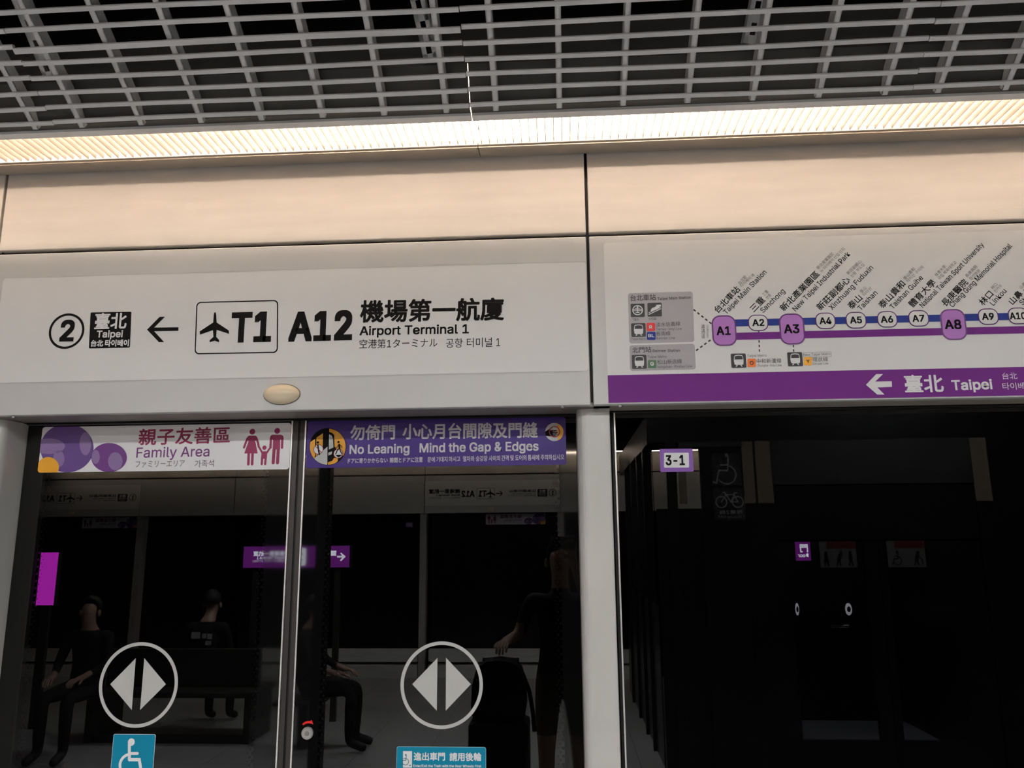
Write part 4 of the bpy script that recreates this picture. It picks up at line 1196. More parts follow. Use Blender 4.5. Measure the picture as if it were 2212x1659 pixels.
disc = [ci(535+438*math.cos(2*PI*i/60), 720+442*math.sin(2*PI*i/60)) for i in range(60)]
b = B()
poly(b, FD, disc, 2)
o = obj('no_leaning_symbol', b, M_INK, t)
inner = [ci(535+428*math.cos(2*PI*i/60), 720+432*math.sin(2*PI*i/60)) for i in range(60)]
def part(par, nm, m, polys, k, conv=inner):
    b = B()
    for q in polys:
        p = clip(q, conv)
        if len(p) > 2:
            poly(b, FD, p, k)
    return obj(nm, b, m, par)
ip = lambda L: [ci(*p) for p in L]
M_OCHRE = mat('ochre_ink', (0.80, 0.36, 0.02), 0.4, 0, 0.4, 0.02)
M_PALE = mat('pale_grey_ink', (0.50, 0.51, 0.50), 0.4, 0, 0.4, 0.02)
part(o, 'ground', M_OCHRE, [ip([(95, 625), (235, 535), (235, 900), (215, 1010), (90, 900)]), ip([(265, 505), (422, 398), (415, 720), (300, 900), (250, 950), (265, 700)]), ip([(573, 270), (1000, 270), (1000, 950), (890, 930), (700, 720), (690, 440), (640, 390), (573, 370)]), ip([(540, 1092), (640, 1060), (690, 985), (776, 1000), (776, 1060), (650, 1180), (540, 1180)])], 3)
part(o, 'platform_edge', M_PALE, [ip([(205, 1005), (530, 718), (525, 1180), (300, 1180)]), ip([(570, 425), (630, 455), (660, 520), (672, 740), (560, 790)]), ip([(550, 862), (642, 832), (630, 900), (550, 932)])], 4)
wi = lambda n: pxlen(708, 964, n/11.06, YG)
part(o, 'disc', M_WHITE, [circ(ci(315, 785), wi(115), n=32), circ(ci(790, 885), wi(110), n=32)], 5)
b = B()
for cx, cy, rr in ((315, 785, 118), (790, 885, 113)):
    ring(b, FD, circ(ci(cx, cy), wi(rr), n=36), circ(ci(cx, cy), wi(rr-13), n=36), 6)
poly(b, FD, stroke([ci(245, 705), ci(392, 862)], wi(16), caps=False), 8)
obj('prohibition_ring', b, mat('dark_red_ink', (0.30, 0.004, 0.012), 0.4), o)
b = B()
poly(b, FD, circ(ci(303, 620), wi(28), n=20), 7)
poly(b, FD, stroke([ci(303, 680), ci(318, 790), ci(340, 905)], wi(36)), 7)
poly(b, FD, circ(ci(797, 610), wi(27), n=20), 7)
poly(b, FD, stroke([ci(812, 675), ci(820, 765)], wi(44)), 7)
poly(b, FD, stroke([ci(800, 680), ci(765, 730), ci(715, 748)], wi(15)), 7)
poly(b, FD, stroke([ci(830, 680), ci(868, 705), ci(880, 750)], wi(15)), 7)
poly(b, FD, stroke([ci(812, 770), ci(765, 810), ci(730, 895)], wi(24)), 7)
poly(b, FD, stroke([ci(828, 770), ci(845, 830), ci(878, 890)], wi(24)), 7)
poly(b, FD, ip([(750, 918), (888, 915), (800, 982), (770, 962), (738, 940)]), 7)
obj('walking_pictogram', b, M_INK, o)
ch = crop(1150, 895, 22.12, YG)
wh = lambda n: pxlen(1198, 933, n/22.12, YG)
disc = circ(ch(1050, 848), wh(436), n=60)
b = B()
poly(b, FD, disc, 2)
o = obj('hand_symbol', b, M_PALE, t)
hp = lambda L: [ch(*p) for p in L]
part(o, 'door_edge', M_OCHRE, [hp([(1195, 300), (1600, 300), (1600, 1400), (1215, 1400)])], 3, disc)
part(o, 'sleeve', M_INK, [hp([(560, 850), (640, 815), (860, 670), (900, 1062), (660, 1035), (560, 1020)])], 4, disc)
b = B()
poly(b, FD, hp([(815, 770), (970, 765), (975, 1050), (870, 1062), (815, 980)]), 5)
for q, w in (([(940, 785), (1150, 785)], 52), ([(940, 866), (1190, 866)], 50), ([(940, 948), (1150, 948)], 50), ([(930, 1026), (1095, 1028)], 50), ([(850, 700), (935, 640)], 55)):
    poly(b, FD, stroke(hp(q), wh(w)), 5)
obj('hand', b, M_INK, o)
b = B()
ring(b, FD, circ(ch(1058, 840), wh(268), n=44), circ(ch(1058, 840), wh(226), n=44), 6)
poly(b, FD, stroke(hp([(925, 730), (1225, 990)]), wh(26), caps=False), 6)
obj('prohibition_ring', b, mat('dark_red_ink', (0.30, 0.004, 0.012)), o)

# ------------------------------------------------------------------ arrow decals, access stickers, bay number
def arrows(c, xr, pts1, pts2, label):
    r = pxlen(c[0], c[1], xr, YG)/2
    z0 = P(*c, YG)
    t = thing('door_arrow_decal', label, 'sticker', (z0[0], YG, z0[1]-r))
    b = B()
    ring(b, FD, circ(z0, r, n=72), circ(z0, r*0.918, n=72), 2)
    obj('ring', b, M_FROST, t)
    for q in (pts1, pts2):
        b = B()
        poly(b, FD, [P(*p, YG) for p in q], 2)
        obj('arrowhead', b, M_FROST, t)
g = lambda x, y, ox: (ox+x/3.259, 1150+y/3.259)
arrows((299.5, 1478.5), 170, [g(778, 1068, 0), g(958, 885, 0), g(930, 1250, 0)], [g(1018, 885, 0), g(1170, 1068, 0), g(988, 1250, 0)], 'frosted ring with two opposed arrowheads on the left door leaf')
arrows((954, 1479), 178, [g(882, 1068, 620), g(1060, 883, 620), g(1055, 1255, 620)], [g(1120, 882, 620), g(1295, 1068, 620), g(1118, 1255, 620)], 'frosted ring with two opposed arrowheads on the right door leaf')
def access(b, fl, m, w, k):
    """wheelchair pictogram; m maps the symbol's own coordinates to the plane, w its lengths"""
    poly(b, fl, circ(m(905, 360), w(82), n=28), k)
    poly(b, fl, stroke([m(862, 400), m(893, 775)], w(70)), k)
    poly(b, fl, stroke([m(880, 632), m(1075, 630)], w(62)), k)
    poly(b, fl, stroke([m(895, 780), m(1130, 778), m(1215, 1120), m(1300, 1085)], w(70)), k)
    arc = [m(930+250*math.cos(math.radians(a)), 895-250*math.sin(math.radians(a))) for a in range(112, 336, 8)]
    poly(b, fl, stroke(arc, w(62)), k)
ca = crop(200, 1570, 11.06, YG)
xa, xb = P(243, 1620, YG)[0], P(334.5, 1620, YG)[0]
z1 = P(290, 1585.5, YG)[1]
z0 = z1-(xb-xa)*1.12
c4 = [(xa, z0), (xb, z0), (xb, z1), (xa, z1)]
t = root('wheelchair_sticker', 'square blue wheelchair sticker on the left door leaf', 'sticker', c4, YG)
sheet(t, 'sheet', FD, c4, 0.005, M_WHITE, YG)
sheet(t, 'field', Flat(YG, -1, 0.0008+LAY), inset(c4, 0.0012), 0.004, M_TEAL, YG)
b = B()
mx = lambda x, y: (xa+(ca(x, 600)[0]-ca(460, 600)[0]), ca(900, y)[1])
access(b, FD, mx, lambda n: pxlen(285, 1620, n/11.06, YG), 4)
obj('wheelchair_pictogram', b, M_WHITE, t)
xa, xb = P(856.6, 1640, YG)[0], P(1050, 1640, YG)[0]
z1 = P(950, 1612.8, YG)[1]
z0 = z1-0.092
c4 = [(xa, z0), (xb, z0), (xb, z1), (xa, z1)]
t = root('rear_wheels_sticker', 'teal wheelchair instruction sticker on the right door leaf', 'sticker', c4, YG)
sheet(t, 'sheet', FD, c4, 0.006, mat('pale_teal_ink', (0.35, 0.55, 0.58), 0.4), YG)
sheet(t, 'field', Flat(YG, -1, 0.0008+LAY), inset(c4, 0.0012), 0.005, M_TEAL, YG)
letters(t, 'lettering', M_WHITE, [('進出車門', (894, 1642.7), (961.7, 1642.7), 18, dict(bold=0.03, k=4)), ('請用後輪', (971.2, 1643.6), (1040.2, 1643.6), 18.5, dict(bold=0.03, k=4)),
    ('Enter/Exit the Train with the Rear Wheels First', (893, 1656.6), (1039.7, 1657.4), 5.8, dict(bold=0.036, cap=True, k=4))], FD, YG)
cs = crop(840, 1590, 9.617, YG)
b = B()
poly(b, FD, [cs(*p) for p in [(298, 650), (485, 650), (485, 308), (298, 308)]], 4)
o = obj('pictogram_field', b, M_WHITE, t)
b = B()
ms = lambda x, y: cs(355+(905-x)*0.265, 385+(y-360)*0.265)
access(b, FD, ms, lambda n: pxlen(880, 1640, n*0.20/9.617, YG), 5)
poly(b, FD, stroke([cs(420, 603), cs(450, 603)], pxlen(880, 1640, 1.4, YG), caps=False), 5)
poly(b, FD, [cs(442, 585), cs(466, 603), cs(442, 622)], 5)
obj('wheelchair_pictogram', b, M_TEALD, o)
cp = crop(1330, 920, 5.53, YF)
z0, z1 = P(1461, 1019.3, YF)[1], P(1461, 969.5, YF)[1]
xa, xb = P(1425.4, 995, YF)[0], P(1497.3, 994, YF)[0]
c4 = [(xa, z0), (xb, z0), (xb, z1), (xa, z1)]
t = plate_root = root('bay_number_plate', 'purple plate with the number 3-1 on the fixed glass', 'sign', c4, YF)
sheet(t, 'plate', FF, c4, 0.004, mat('plate_purple', (0.25, 0.10, 0.42), 0.4, 0, 0.4, 0.02), YF)
q4 = quad([(1434.3, 1010.3), (1488.4, 1010), (1487.7, 977.9), (1434.3, 978.2)], YF)
sheet(t, 'number_field', Flat(YF, -1, LAY), q4, 0.003, M_WHITE, YF)
letters(t, 'number', M_INK, [('3-1', (1438, 1005.3), (1479.7, 1005), 22, dict(bold=0.042, cap=True, k=4))], FF, YF)

# ------------------------------------------------------------------ lamps over the platform
for i, (x, y) in enumerate([(-2.6, -3.2), (0.2, -3.2), (3.0, -3.2), (-2.6, -5.1), (0.2, -5.1), (3.0, -5.1)]):
    t = thing('ceiling_lamp', 'long recessed ceiling lamp over the platform', 'lamp', (x, y, 3.40), 'ceiling lamps over the platform')
    hb = B()
    hb.box(x-0.75, x+0.75, y-0.11, y-0.10, 3.38, 3.44)
    hb.box(x-0.75, x+0.75, y+0.10, y+0.11, 3.38, 3.44)
    hb.box(x-0.76, x-0.75, y-0.11, y+0.11, 3.38, 3.44)
    hb.box(x+0.75, x+0.76, y-0.11, y+0.11, 3.38, 3.44)
    obj('frame', hb, M_GREYPAINT, t)
    obj('diffuser', B().box(x-0.75, x+0.75, y-0.10, y+0.10, 3.405, 3.43), M_DIFF, t)

# ------------------------------------------------------------------ the facing row of platform doors (seen in the glass)
DVO = 2*YG-Y_OPP-CAM.y
ox = lambda px, py=1065: RV(px, py, DVO).x
FO = Flat(Y_OPP, 1)
bays = [-280, 11, 304, 507, 700, 917, 1210, 1410, 1610, 1810, 2010, 2300]
bx = [ox(p) for p in bays]
for i in range(len(bays)-1):
    x0, x1 = bx[i], bx[i+1]
    sgn = i in (1, 5)
    t = thing('upper_fascia_panel', 'beige upper panel of the facing platform doors, mirrored in the glass', 'panel', ((x0+x1)/2, Y_OPP, Z_GAP1), 'facing upper fascia panels')
    obj('face', B().box(x0+0.006, x1-0.006, Y_OPP-0.028, Y_OPP, Z_GAP1+0.004, Z_LIP+0.12), M_PANEL, t)
    t = thing('lower_fascia_panel', 'grey lower panel of the facing platform doors, mirrored in the glass', 'panel', ((x0+x1)/2, Y_OPP, Z_HEAD), 'facing lower fascia panels')
    obj('face', B().box(x0+0.006, x1-0.006, Y_OPP-0.028, Y_OPP, Z_HEAD, Z_GAP0-0.004), M_PANEL2, t)
struct('wall_rear', B().box(-14, 14, Y_OPP-0.115, Y_OPP-0.034, Z_HEAD+0.01, 4.2), M_BLACK, 'black backing behind the facing fascia panels')
M_SMOKE = mat('dark_screen', (0.006, 0.006, 0.007), 0.15, 0, 0.4)
for i in range(len(bays)-1):
    x0, x1 = bx[i], bx[i+1]
    t = thing('platform_screen', 'dark glass screen of the facing platform doors, mirrored in the glass', 'glass', ((x0+x1)/2, Y_OPP-0.1, 0), 'facing platform screens')
    obj('pane', B().box(x0+0.075, x1-0.075, Y_OPP-0.215, Y_OPP-0.20, 0.36, Z_HEAD), M_SMOKE, t)
    kb = B().box(x0+0.075, x1-0.075, Y_OPP-0.215, Y_OPP-0.06, 0.20, 0.36)
    kb.box(x0+0.075, x1-0.075, Y_OPP-0.215, Y_OPP-0.02, 0.001, 0.16)
    obj('kick_plate', kb, M_GREYPAINT, t)
for p in (11, 304, 917, 1210):
    x = ox(p)+(0.0 if p in (304, 1210) else -0.02)
    t = thing('door_post', 'grey post of the facing platform doors, mirrored in the glass', 'post', (x, Y_OPP-0.06, 0), 'facing door posts')
    obj('column', B().box(x-0.045, x+0.045, Y_OPP-0.20, Y_OPP-0.055, 0.001, Z_HEAD-0.001), M_POST, t)
# signs of the facing platform
zs0o, zs1o = zs0, zs1
def facing_sign(x0, x1, label):
    """x0 < x1 in the world; the sign reads along -x"""
    u0, u1 = -x1, -x0
    t = thing('direction_sign', label, 'sign', ((x0+x1)/2, Y_OPP, zs0o))
    c4 = [(u0+0.006, zs0o), (u1-0.006, zs0o), (u1-0.006, zs1o), (u0+0.006, zs1o)]
    b = B()
    poly(b, FO, rrect(c4, 0.012), 1)
    obj('board', b, M_SHEET, t)
    Wd = u1-u0
    U = lambda f: u0+Wd*f
    zc = (zs0o+zs1o)/2-0.01
    def wr(par, nm, m, rows):
        b = B()
        for s, f0, f1, dz, h, kw in rows:
            write(b, FO, s, (U(f0), zc+dz), (U(f1), zc+dz), h, **kw)
        return obj(nm, b, m, par)
    b = B()
    c = (U(0.055), zc)
    ring(b, FO, circ(c, 0.052, n=48), circ(c, 0.045, n=48), 2)
    o = obj('number_ring', b, M_INK, t)
    wr(o, 'number', M_INK, [('1', 0.047, 0.062, -0.032, 0.064, dict(bold=0.055, cap=True))])
    b = B()
    poly(b, FO, rrect([(U(0.095), zc-0.052), (U(0.165), zc-0.052), (U(0.165), zc+0.052), (U(0.095), zc+0.052)], 0.004), 2)
    o = obj('destination_box', b, M_INK, t)
    wr(o, 'lettering', M_WHITE, [('環北', 0.105, 0.155, 0.0, 0.044, dict(bold=0.03, k=3)), ('Huanbei', 0.102, 0.158, -0.022, 0.016, dict(bold=0.05, cap=True, k=3)), ('환베이', 0.108, 0.152, -0.046, 0.016, dict(k=3))])
    wr(t, 'destination', M_INKS, [('往高鐵桃園站', 0.175, 0.375, 0.010, 0.040, dict(bold=0.03)), ('To Taoyuan HSR Station', 0.175, 0.355, -0.018, 0.016, dict(bold=0.03, cap=True)), ('高鉄桃園駅', 0.175, 0.27, -0.047, 0.018, {}), ('타오위안', 0.285, 0.385, -0.047, 0.018, {})])
    b = B()
    q = lambda x, y: (U(0.445)+x, zc+y)
    poly(b, FO, [q(-0.048, 0), q(-0.012, 0.036), q(0.004, 0.036), q(-0.026, 0.006), q(0.046, 0.006), q(0.046, -0.006), q(-0.026, -0.006), q(0.004, -0.036), q(-0.012, -0.036)], 2)
    obj('arrow', b, M_INK, t)
    b = B()
    q4 = [(U(0.48), zc-0.076), (U(0.612), zc-0.076), (U(0.612), zc+0.076), (U(0.48), zc+0.076)]
    ring(b, FO, rrect(q4, 0.014, 8), rrect(inset(q4, 0.004), 0.011, 8), 2)
    o = obj('terminal_frame', b, M_INK, t)
    b = B()
    k = 0.00066
    poly(b, FO, [(U(0.512)+(x-1467)*k, zc-(y-470)*k*0.92) for x, y in plane_pts], 2)
    obj('aircraft', b, M_INK, o)
    wr(o, 'lettering', M_INK, [('T1', 0.54, 0.60, -0.045, 0.088, dict(bold=0.052, cap=True))])
    wr(t, 'station_code', M_INK, [('A12', 0.628, 0.725, -0.045, 0.088, dict(bold=0.052, cap=True))])
    wr(t, 'station_name', M_INK, [('機場第一航廈', 0.735, 0.968, 0.005, 0.066, dict(bold=0.03)), ('Airport Terminal 1', 0.735, 0.915, -0.030, 0.026, dict(bold=0.05, cap=True)), ('空港第1ターミナル', 0.735, 0.86, -0.066, 0.024, {}), ('공항 터미널 1', 0.875, 0.965, -0.066, 0.024, {})])
    return t
facing_sign(bx[5], bx[6], 'mirrored A12 sign seen in the right door glass below the warning banner')
facing_sign(bx[1], bx[2], 'mirrored A12 sign seen in the left door glass below the Family Area banner')
def across(r, x, label, dz=0.0, group=None):
    """the same fitting on the facing row, turned half round"""
    return dup(r, (x, Y_OPP-r.location.y, r.location.z+dz), PI, label, group)
across(lamp_root, ox(1060), 'mirrored oval lamp below the A12 sign in the right door glass')
across(lamp_root, ox(160), 'mirrored oval lamp below the A12 sign in the left door glass')
across(fam, ox(1112, 1122), 'mirrored Family Area banner in the right door glass')
across(fam, ox(222, 1135), 'mirrored Family Area banner in the left door glass')
across(plate_root, ox(880, 1138), 'mirrored bay number plate in the right door glass')
# light troughs of the facing row
n = 9
r = trough(0, PITCH_MOD, 'facing light trough seen mirrored as a bright line', 'facing light troughs', True)
for i in range(n):
    x = ox(1500)-PITCH_MOD*(i-1)
    if i == 0:
        r.location = (x, Y_OPP+0.15, ZT)
        r.rotation_euler = (0, 0, PI)
    else:
        dup(r, (x, Y_OPP+0.15, ZT), PI)

# ------------------------------------------------------------------ signs standing on the platform
M_SIGNP = mat('lit_purple', (0.1, 0.02, 0.15), 0.4, emit=(0.50, 0.05, 0.66), power=1.5)
M_SIGNV = mat('lit_violet', (0.1, 0.02, 0.15), 0.4, emit=(0.80, 0.035, 0.80), power=4.6)
M_SIGNW = mat('lit_white', (0.8, 0.8, 0.8), 0.4, emit=(0.85, 0.88, 1.0), power=5.5)
dvs = 8.4
ys = RV(640, 1202, dvs).y
FS = Flat(ys, 1)
sx = lambda px, py=1202: RV(px, py, dvs).x
sz = lambda py, px=640: RV(px, py, dvs).z
x0, x1, z0, z1 = sx(526), sx(755), sz(1226), sz(1180)
t = thing('platform_sign', 'lit purple Airport Terminal 1 sign mirrored across both door leaves', 'sign', ((x0+x1)/2, ys, 0))
bb = B().box(x0-0.01, x1+0.01, ys-0.08, ys-0.003, z0-0.01, z1+0.01)
bb.box(x0+0.1, x0+0.16, ys-0.07, ys-0.02, 0, z0)
bb.box(x1-0.16, x1-0.1, ys-0.07, ys-0.02, 0, z0)
obj('cabinet', bb, M_DARKMET, t)
b = B()
poly(b, FS, [(-x1, z0), (-x0, z0), (-x0, z1), (-x1, z1)], 1)
obj('face', b, M_SIGNP, t)
b = B()
uq = lambda px: -sx(px)
for s, a, c, py, h, kw in (('機場第一航廈', 616, 547, 1201, 11, dict(bold=0.03)), ('Airport Terminal 1', 616, 555, 1207.5, 6, dict(bold=0.03, cap=True)), ('空港第1ターミナル', 616, 572, 1214, 5, {}), ('공항 터미널 1', 569, 546, 1214, 5, {})):
    write(b, FS, s, (uq(a), sz(py)), (uq(c), sz(py)), h/FPX*dvs, **kw)
obj('lettering', b, M_SIGNW, t)
b = B()
q = lambda px, py: (uq(px), sz(py))
poly(b, FS, [q(747, 1203), q(738, 1195), q(734, 1195), q(739, 1201), q(728, 1201), q(728, 1205), q(739, 1205), q(734, 1212), q(738, 1212)], 2)
obj('arrow', b, M_SIGNW, t)
b = B()
poly(b, FS, rrect([q(661, 1222), q(630, 1222), q(630, 1184), q(661, 1184)], 0.02), 2)
poly(b, FS, [q(726, 1201), q(712, 1201), q(712, 1190), q(726, 1190)], 2)
o = obj('terminal_field', b, M_SIGNW, t)
b = B()
write(b, FS, 'T1', q(654, 1219), q(636, 1219), 11/FPX*dvs, bold=0.05, cap=True, k=3)
k = 0.00045
poly(b, FS, [(uq(645)+(x-1467)*k, sz(1195)-(y-470)*k) for x, y in plane_pts], 3)
obj('lettering', b, M_CHAR, o)
dvp = 6.6
p = RV(698, 1200, dvp)
t = thing('platform_column', 'dark slim column mirrored in the right door glass in front of the purple sign', 'column', (p.x, p.y, 0))
w = 26/FPX*dvp/2
obj('shaft', B().box(p.x-w, p.x+w, p.y-0.05, p.y+0.05, 0.02, 3.44), M_BLACK, t)
obj('base_plate', B().box(p.x-w-0.04, p.x+w+0.04, p.y-0.09, p.y+0.09, 0, 0.02), M_DARKMET, t)
dv = 8.0
p = RV(102, 1250, dv)
w, h = 40/FPX*dv/2, 112/FPX*dv/2
t = thing('lit_totem', 'lit purple upright panel mirrored at the left edge of the left door', 'sign', (p.x, p.y, 0))
obj('post', B().box(p.x-w*0.5, p.x+w*0.5, p.y-0.05, p.y-0.01, 0, p.z-h), M_DARKMET, t)
obj('cabinet', B().box(p.x-w, p.x+w, p.y-0.06, p.y-0.002, p.z-h, p.z+h), M_DARKMET, t)
obj('face', B().box(p.x-w, p.x+w, p.y-0.002, p.y, p.z-h, p.z+h), M_SIGNV, t)

# ------------------------------------------------------------------ bench
yb = RV(380, 1484, 7.45).y
xb0, xb1 = RV(205, 1550, 7.7).x, RV(565, 1550, 7.7).x
t = thing('platform_bench', 'dark double bench mirrored low in the left door glass', 'bench', ((xb0+xb1)/2, yb-0.3, 0))
obj('seat', B().bbox(xb0, xb1, yb-0.62, yb, 0.40, 0.45, 0.012), M_DARKMET, t)
obj('backrest', B().bbox(xb0+0.05, xb1-0.05, yb-0.33, yb-0.29, 0.45, 0.80, 0.012), M_DARKMET, t)
for x in (xb0+0.06, xb1-0.06):
    obj('leg', B().box(x-0.03, x+0.03, yb-0.58, yb-0.04, 0, 0.40), M_DARKMET, t)
obj('base_rail', B().box(xb0+0.09, xb1-0.09, yb-0.10, yb-0.05, 0.001, 0.07), M_DARKMET, t)

# ------------------------------------------------------------------ lift enclosure
DE = 6.8
ye = RV(1800, 1200, DE, YF).y
ex = lambda px, py=1200: RV(px, py, DE, YF).x
ez = lambda py, px=1800: RV(px, py, DE, YF).z
t = thing('lift_enclosure', 'dark glazed lift enclosure mirrored in the fixed glass screen', 'lift', (ex(1850), ye, 0))
zt = ez(950)
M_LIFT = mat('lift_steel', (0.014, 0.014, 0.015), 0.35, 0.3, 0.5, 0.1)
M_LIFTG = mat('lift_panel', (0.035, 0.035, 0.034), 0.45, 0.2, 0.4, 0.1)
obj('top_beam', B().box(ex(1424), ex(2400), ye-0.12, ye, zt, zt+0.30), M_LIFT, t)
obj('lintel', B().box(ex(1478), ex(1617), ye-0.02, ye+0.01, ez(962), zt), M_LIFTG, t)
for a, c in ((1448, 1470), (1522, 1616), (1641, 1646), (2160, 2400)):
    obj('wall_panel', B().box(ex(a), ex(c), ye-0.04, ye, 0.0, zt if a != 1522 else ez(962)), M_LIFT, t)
M_COL = mat('lit_column_steel', (0.20, 0.165, 0.125), 0.4, 0.2, 0.4, 0.1)  # warm tone puts the light on the upper columns into their colour
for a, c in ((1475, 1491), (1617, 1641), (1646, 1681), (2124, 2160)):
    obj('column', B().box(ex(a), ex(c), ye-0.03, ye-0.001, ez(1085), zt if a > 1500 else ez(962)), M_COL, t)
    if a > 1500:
        obj('shaded_column', B().box(ex(a), ex(c), ye-0.04, ye-0.002, 0.0, ez(1085)), M_LIFT, t)  # same column below, coloured near black in place of the fading light
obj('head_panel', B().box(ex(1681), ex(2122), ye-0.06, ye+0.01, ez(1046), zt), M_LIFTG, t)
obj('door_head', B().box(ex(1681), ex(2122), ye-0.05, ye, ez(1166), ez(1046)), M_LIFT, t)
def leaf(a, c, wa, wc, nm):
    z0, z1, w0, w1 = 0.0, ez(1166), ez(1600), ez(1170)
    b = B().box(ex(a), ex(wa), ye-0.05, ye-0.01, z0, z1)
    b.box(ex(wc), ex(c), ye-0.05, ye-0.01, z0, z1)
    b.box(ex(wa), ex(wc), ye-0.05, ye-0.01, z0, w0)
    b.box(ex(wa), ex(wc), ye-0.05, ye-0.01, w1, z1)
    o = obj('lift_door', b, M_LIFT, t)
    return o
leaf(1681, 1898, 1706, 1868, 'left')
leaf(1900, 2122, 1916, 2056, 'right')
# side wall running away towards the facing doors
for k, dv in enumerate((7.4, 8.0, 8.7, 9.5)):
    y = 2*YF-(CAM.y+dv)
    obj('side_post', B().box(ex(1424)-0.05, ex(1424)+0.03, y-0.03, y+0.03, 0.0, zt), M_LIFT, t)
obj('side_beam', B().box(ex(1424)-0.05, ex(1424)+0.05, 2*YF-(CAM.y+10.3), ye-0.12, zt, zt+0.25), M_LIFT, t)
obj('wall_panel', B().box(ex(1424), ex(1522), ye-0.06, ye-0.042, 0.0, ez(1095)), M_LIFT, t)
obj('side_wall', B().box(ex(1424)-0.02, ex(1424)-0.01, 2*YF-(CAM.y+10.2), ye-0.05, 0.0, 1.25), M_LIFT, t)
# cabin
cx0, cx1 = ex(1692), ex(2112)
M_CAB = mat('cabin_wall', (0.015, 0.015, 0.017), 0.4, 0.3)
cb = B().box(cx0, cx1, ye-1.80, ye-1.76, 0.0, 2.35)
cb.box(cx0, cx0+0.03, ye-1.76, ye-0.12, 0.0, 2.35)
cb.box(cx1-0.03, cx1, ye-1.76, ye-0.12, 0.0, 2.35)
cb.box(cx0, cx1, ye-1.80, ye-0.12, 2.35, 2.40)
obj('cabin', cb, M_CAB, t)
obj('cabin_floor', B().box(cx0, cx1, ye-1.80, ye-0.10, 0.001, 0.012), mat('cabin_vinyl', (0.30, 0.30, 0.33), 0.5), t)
obj('cabin_lamp', B().box((cx0+cx1)/2-0.3, (cx0+cx1)/2+0.3, ye-1.3, ye-0.7, 2.335, 2.348), mat('cabin_light', (0.9, 0.9, 0.9), 0.4, emit=(0.9, 0.92, 1.0), power=15.0), t)
obj('handrail', B().cyl((ex(1925), ye-1.70, 0.92), (ex(1975), ye-1.70, 0.92), 0.016, n=12), M_CHROME, t)
M_BTN = mat('button_glow', (0.5, 0.5, 0.5), 0.3, emit=(0.9, 0.9, 0.95), power=2.2)
for px, ww in ((1722, 0.020), (1833, 0.034)):
    p = RV(px, 1316, DE+1.755, YF)
    bb = B().ball((p.x, p.y, p.z), ww, 0.012, 0.062, 20, 12)
    o = obj('call_button', bb, M_BTN, t, True)
    obj('button_centre', B().ball((p.x, p.y+0.008, p.z), ww*0.6, 0.008, 0.030, 16, 10), M_LIFT, o, True)
# purple lit exit-door sign in the left window
FE = Flat(ye-0.055, 1)
q = lambda px, py: (-ex(px), ez(py))
b = B()
t2 = thing('door_sign', 'small lit purple Door sign mirrored in the fixed glass screen', 'sign', (ex(1739), ye-0.06, ez(1212)))
bb = B().box(ex(1723), ex(1756), ye-0.085, ye-0.056, ez(1211), ez(1169))
obj('cabinet', bb, M_DARKMET, t2)
poly(b, FE, [q(1756, 1211), q(1723, 1211), q(1723, 1169), q(1756, 1169)], 1)
obj('face', b, M_SIGNP, t2)
b = B()
write(b, FE, '門', q(1751, 1193), q(1733, 1193), 17/FPX*DE, bold=0.04)
write(b, FE, 'Door', q(1751, 1203.5), q(1728, 1203.5), 7.5/FPX*DE, bold=0.05, cap=True)
obj('lettering', b, M_SIGNW, t2)
# stickers on the lift
FL = Flat(ye, 1, 0.0006)
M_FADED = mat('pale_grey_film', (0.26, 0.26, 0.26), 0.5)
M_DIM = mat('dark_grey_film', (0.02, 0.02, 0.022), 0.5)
def lift_sheet(nm, label, x0, x1, y0, y1, m):
    t = thing(nm, label, 'sticker', (ex((x0+x1)/2), ye, ez(y1)))
    b = B()
    poly(b, FL, rrect([q(x1, y1), q(x0, y1), q(x0, y0), q(x1, y0)], 0.006), 1)
    obj('sheet', b, m, t)
    return t
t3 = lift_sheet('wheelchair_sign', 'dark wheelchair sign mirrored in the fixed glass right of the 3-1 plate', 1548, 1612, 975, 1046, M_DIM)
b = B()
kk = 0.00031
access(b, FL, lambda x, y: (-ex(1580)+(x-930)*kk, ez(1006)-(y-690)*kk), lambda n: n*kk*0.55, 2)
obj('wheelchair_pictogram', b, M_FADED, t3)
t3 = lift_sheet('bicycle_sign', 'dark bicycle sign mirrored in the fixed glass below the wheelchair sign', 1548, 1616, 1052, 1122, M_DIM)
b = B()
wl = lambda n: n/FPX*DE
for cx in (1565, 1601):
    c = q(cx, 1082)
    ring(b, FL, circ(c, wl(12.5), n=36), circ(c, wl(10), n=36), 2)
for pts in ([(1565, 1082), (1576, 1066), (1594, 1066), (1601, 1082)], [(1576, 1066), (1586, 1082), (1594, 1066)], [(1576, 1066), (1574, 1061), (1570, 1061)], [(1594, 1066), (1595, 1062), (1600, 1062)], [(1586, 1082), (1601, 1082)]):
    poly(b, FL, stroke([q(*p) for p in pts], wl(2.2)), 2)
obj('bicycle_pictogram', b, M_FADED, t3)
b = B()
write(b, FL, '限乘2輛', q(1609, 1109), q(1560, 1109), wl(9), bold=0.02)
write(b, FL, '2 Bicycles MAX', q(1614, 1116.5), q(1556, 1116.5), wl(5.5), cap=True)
obj('lettering', b, M_FADED, t3)
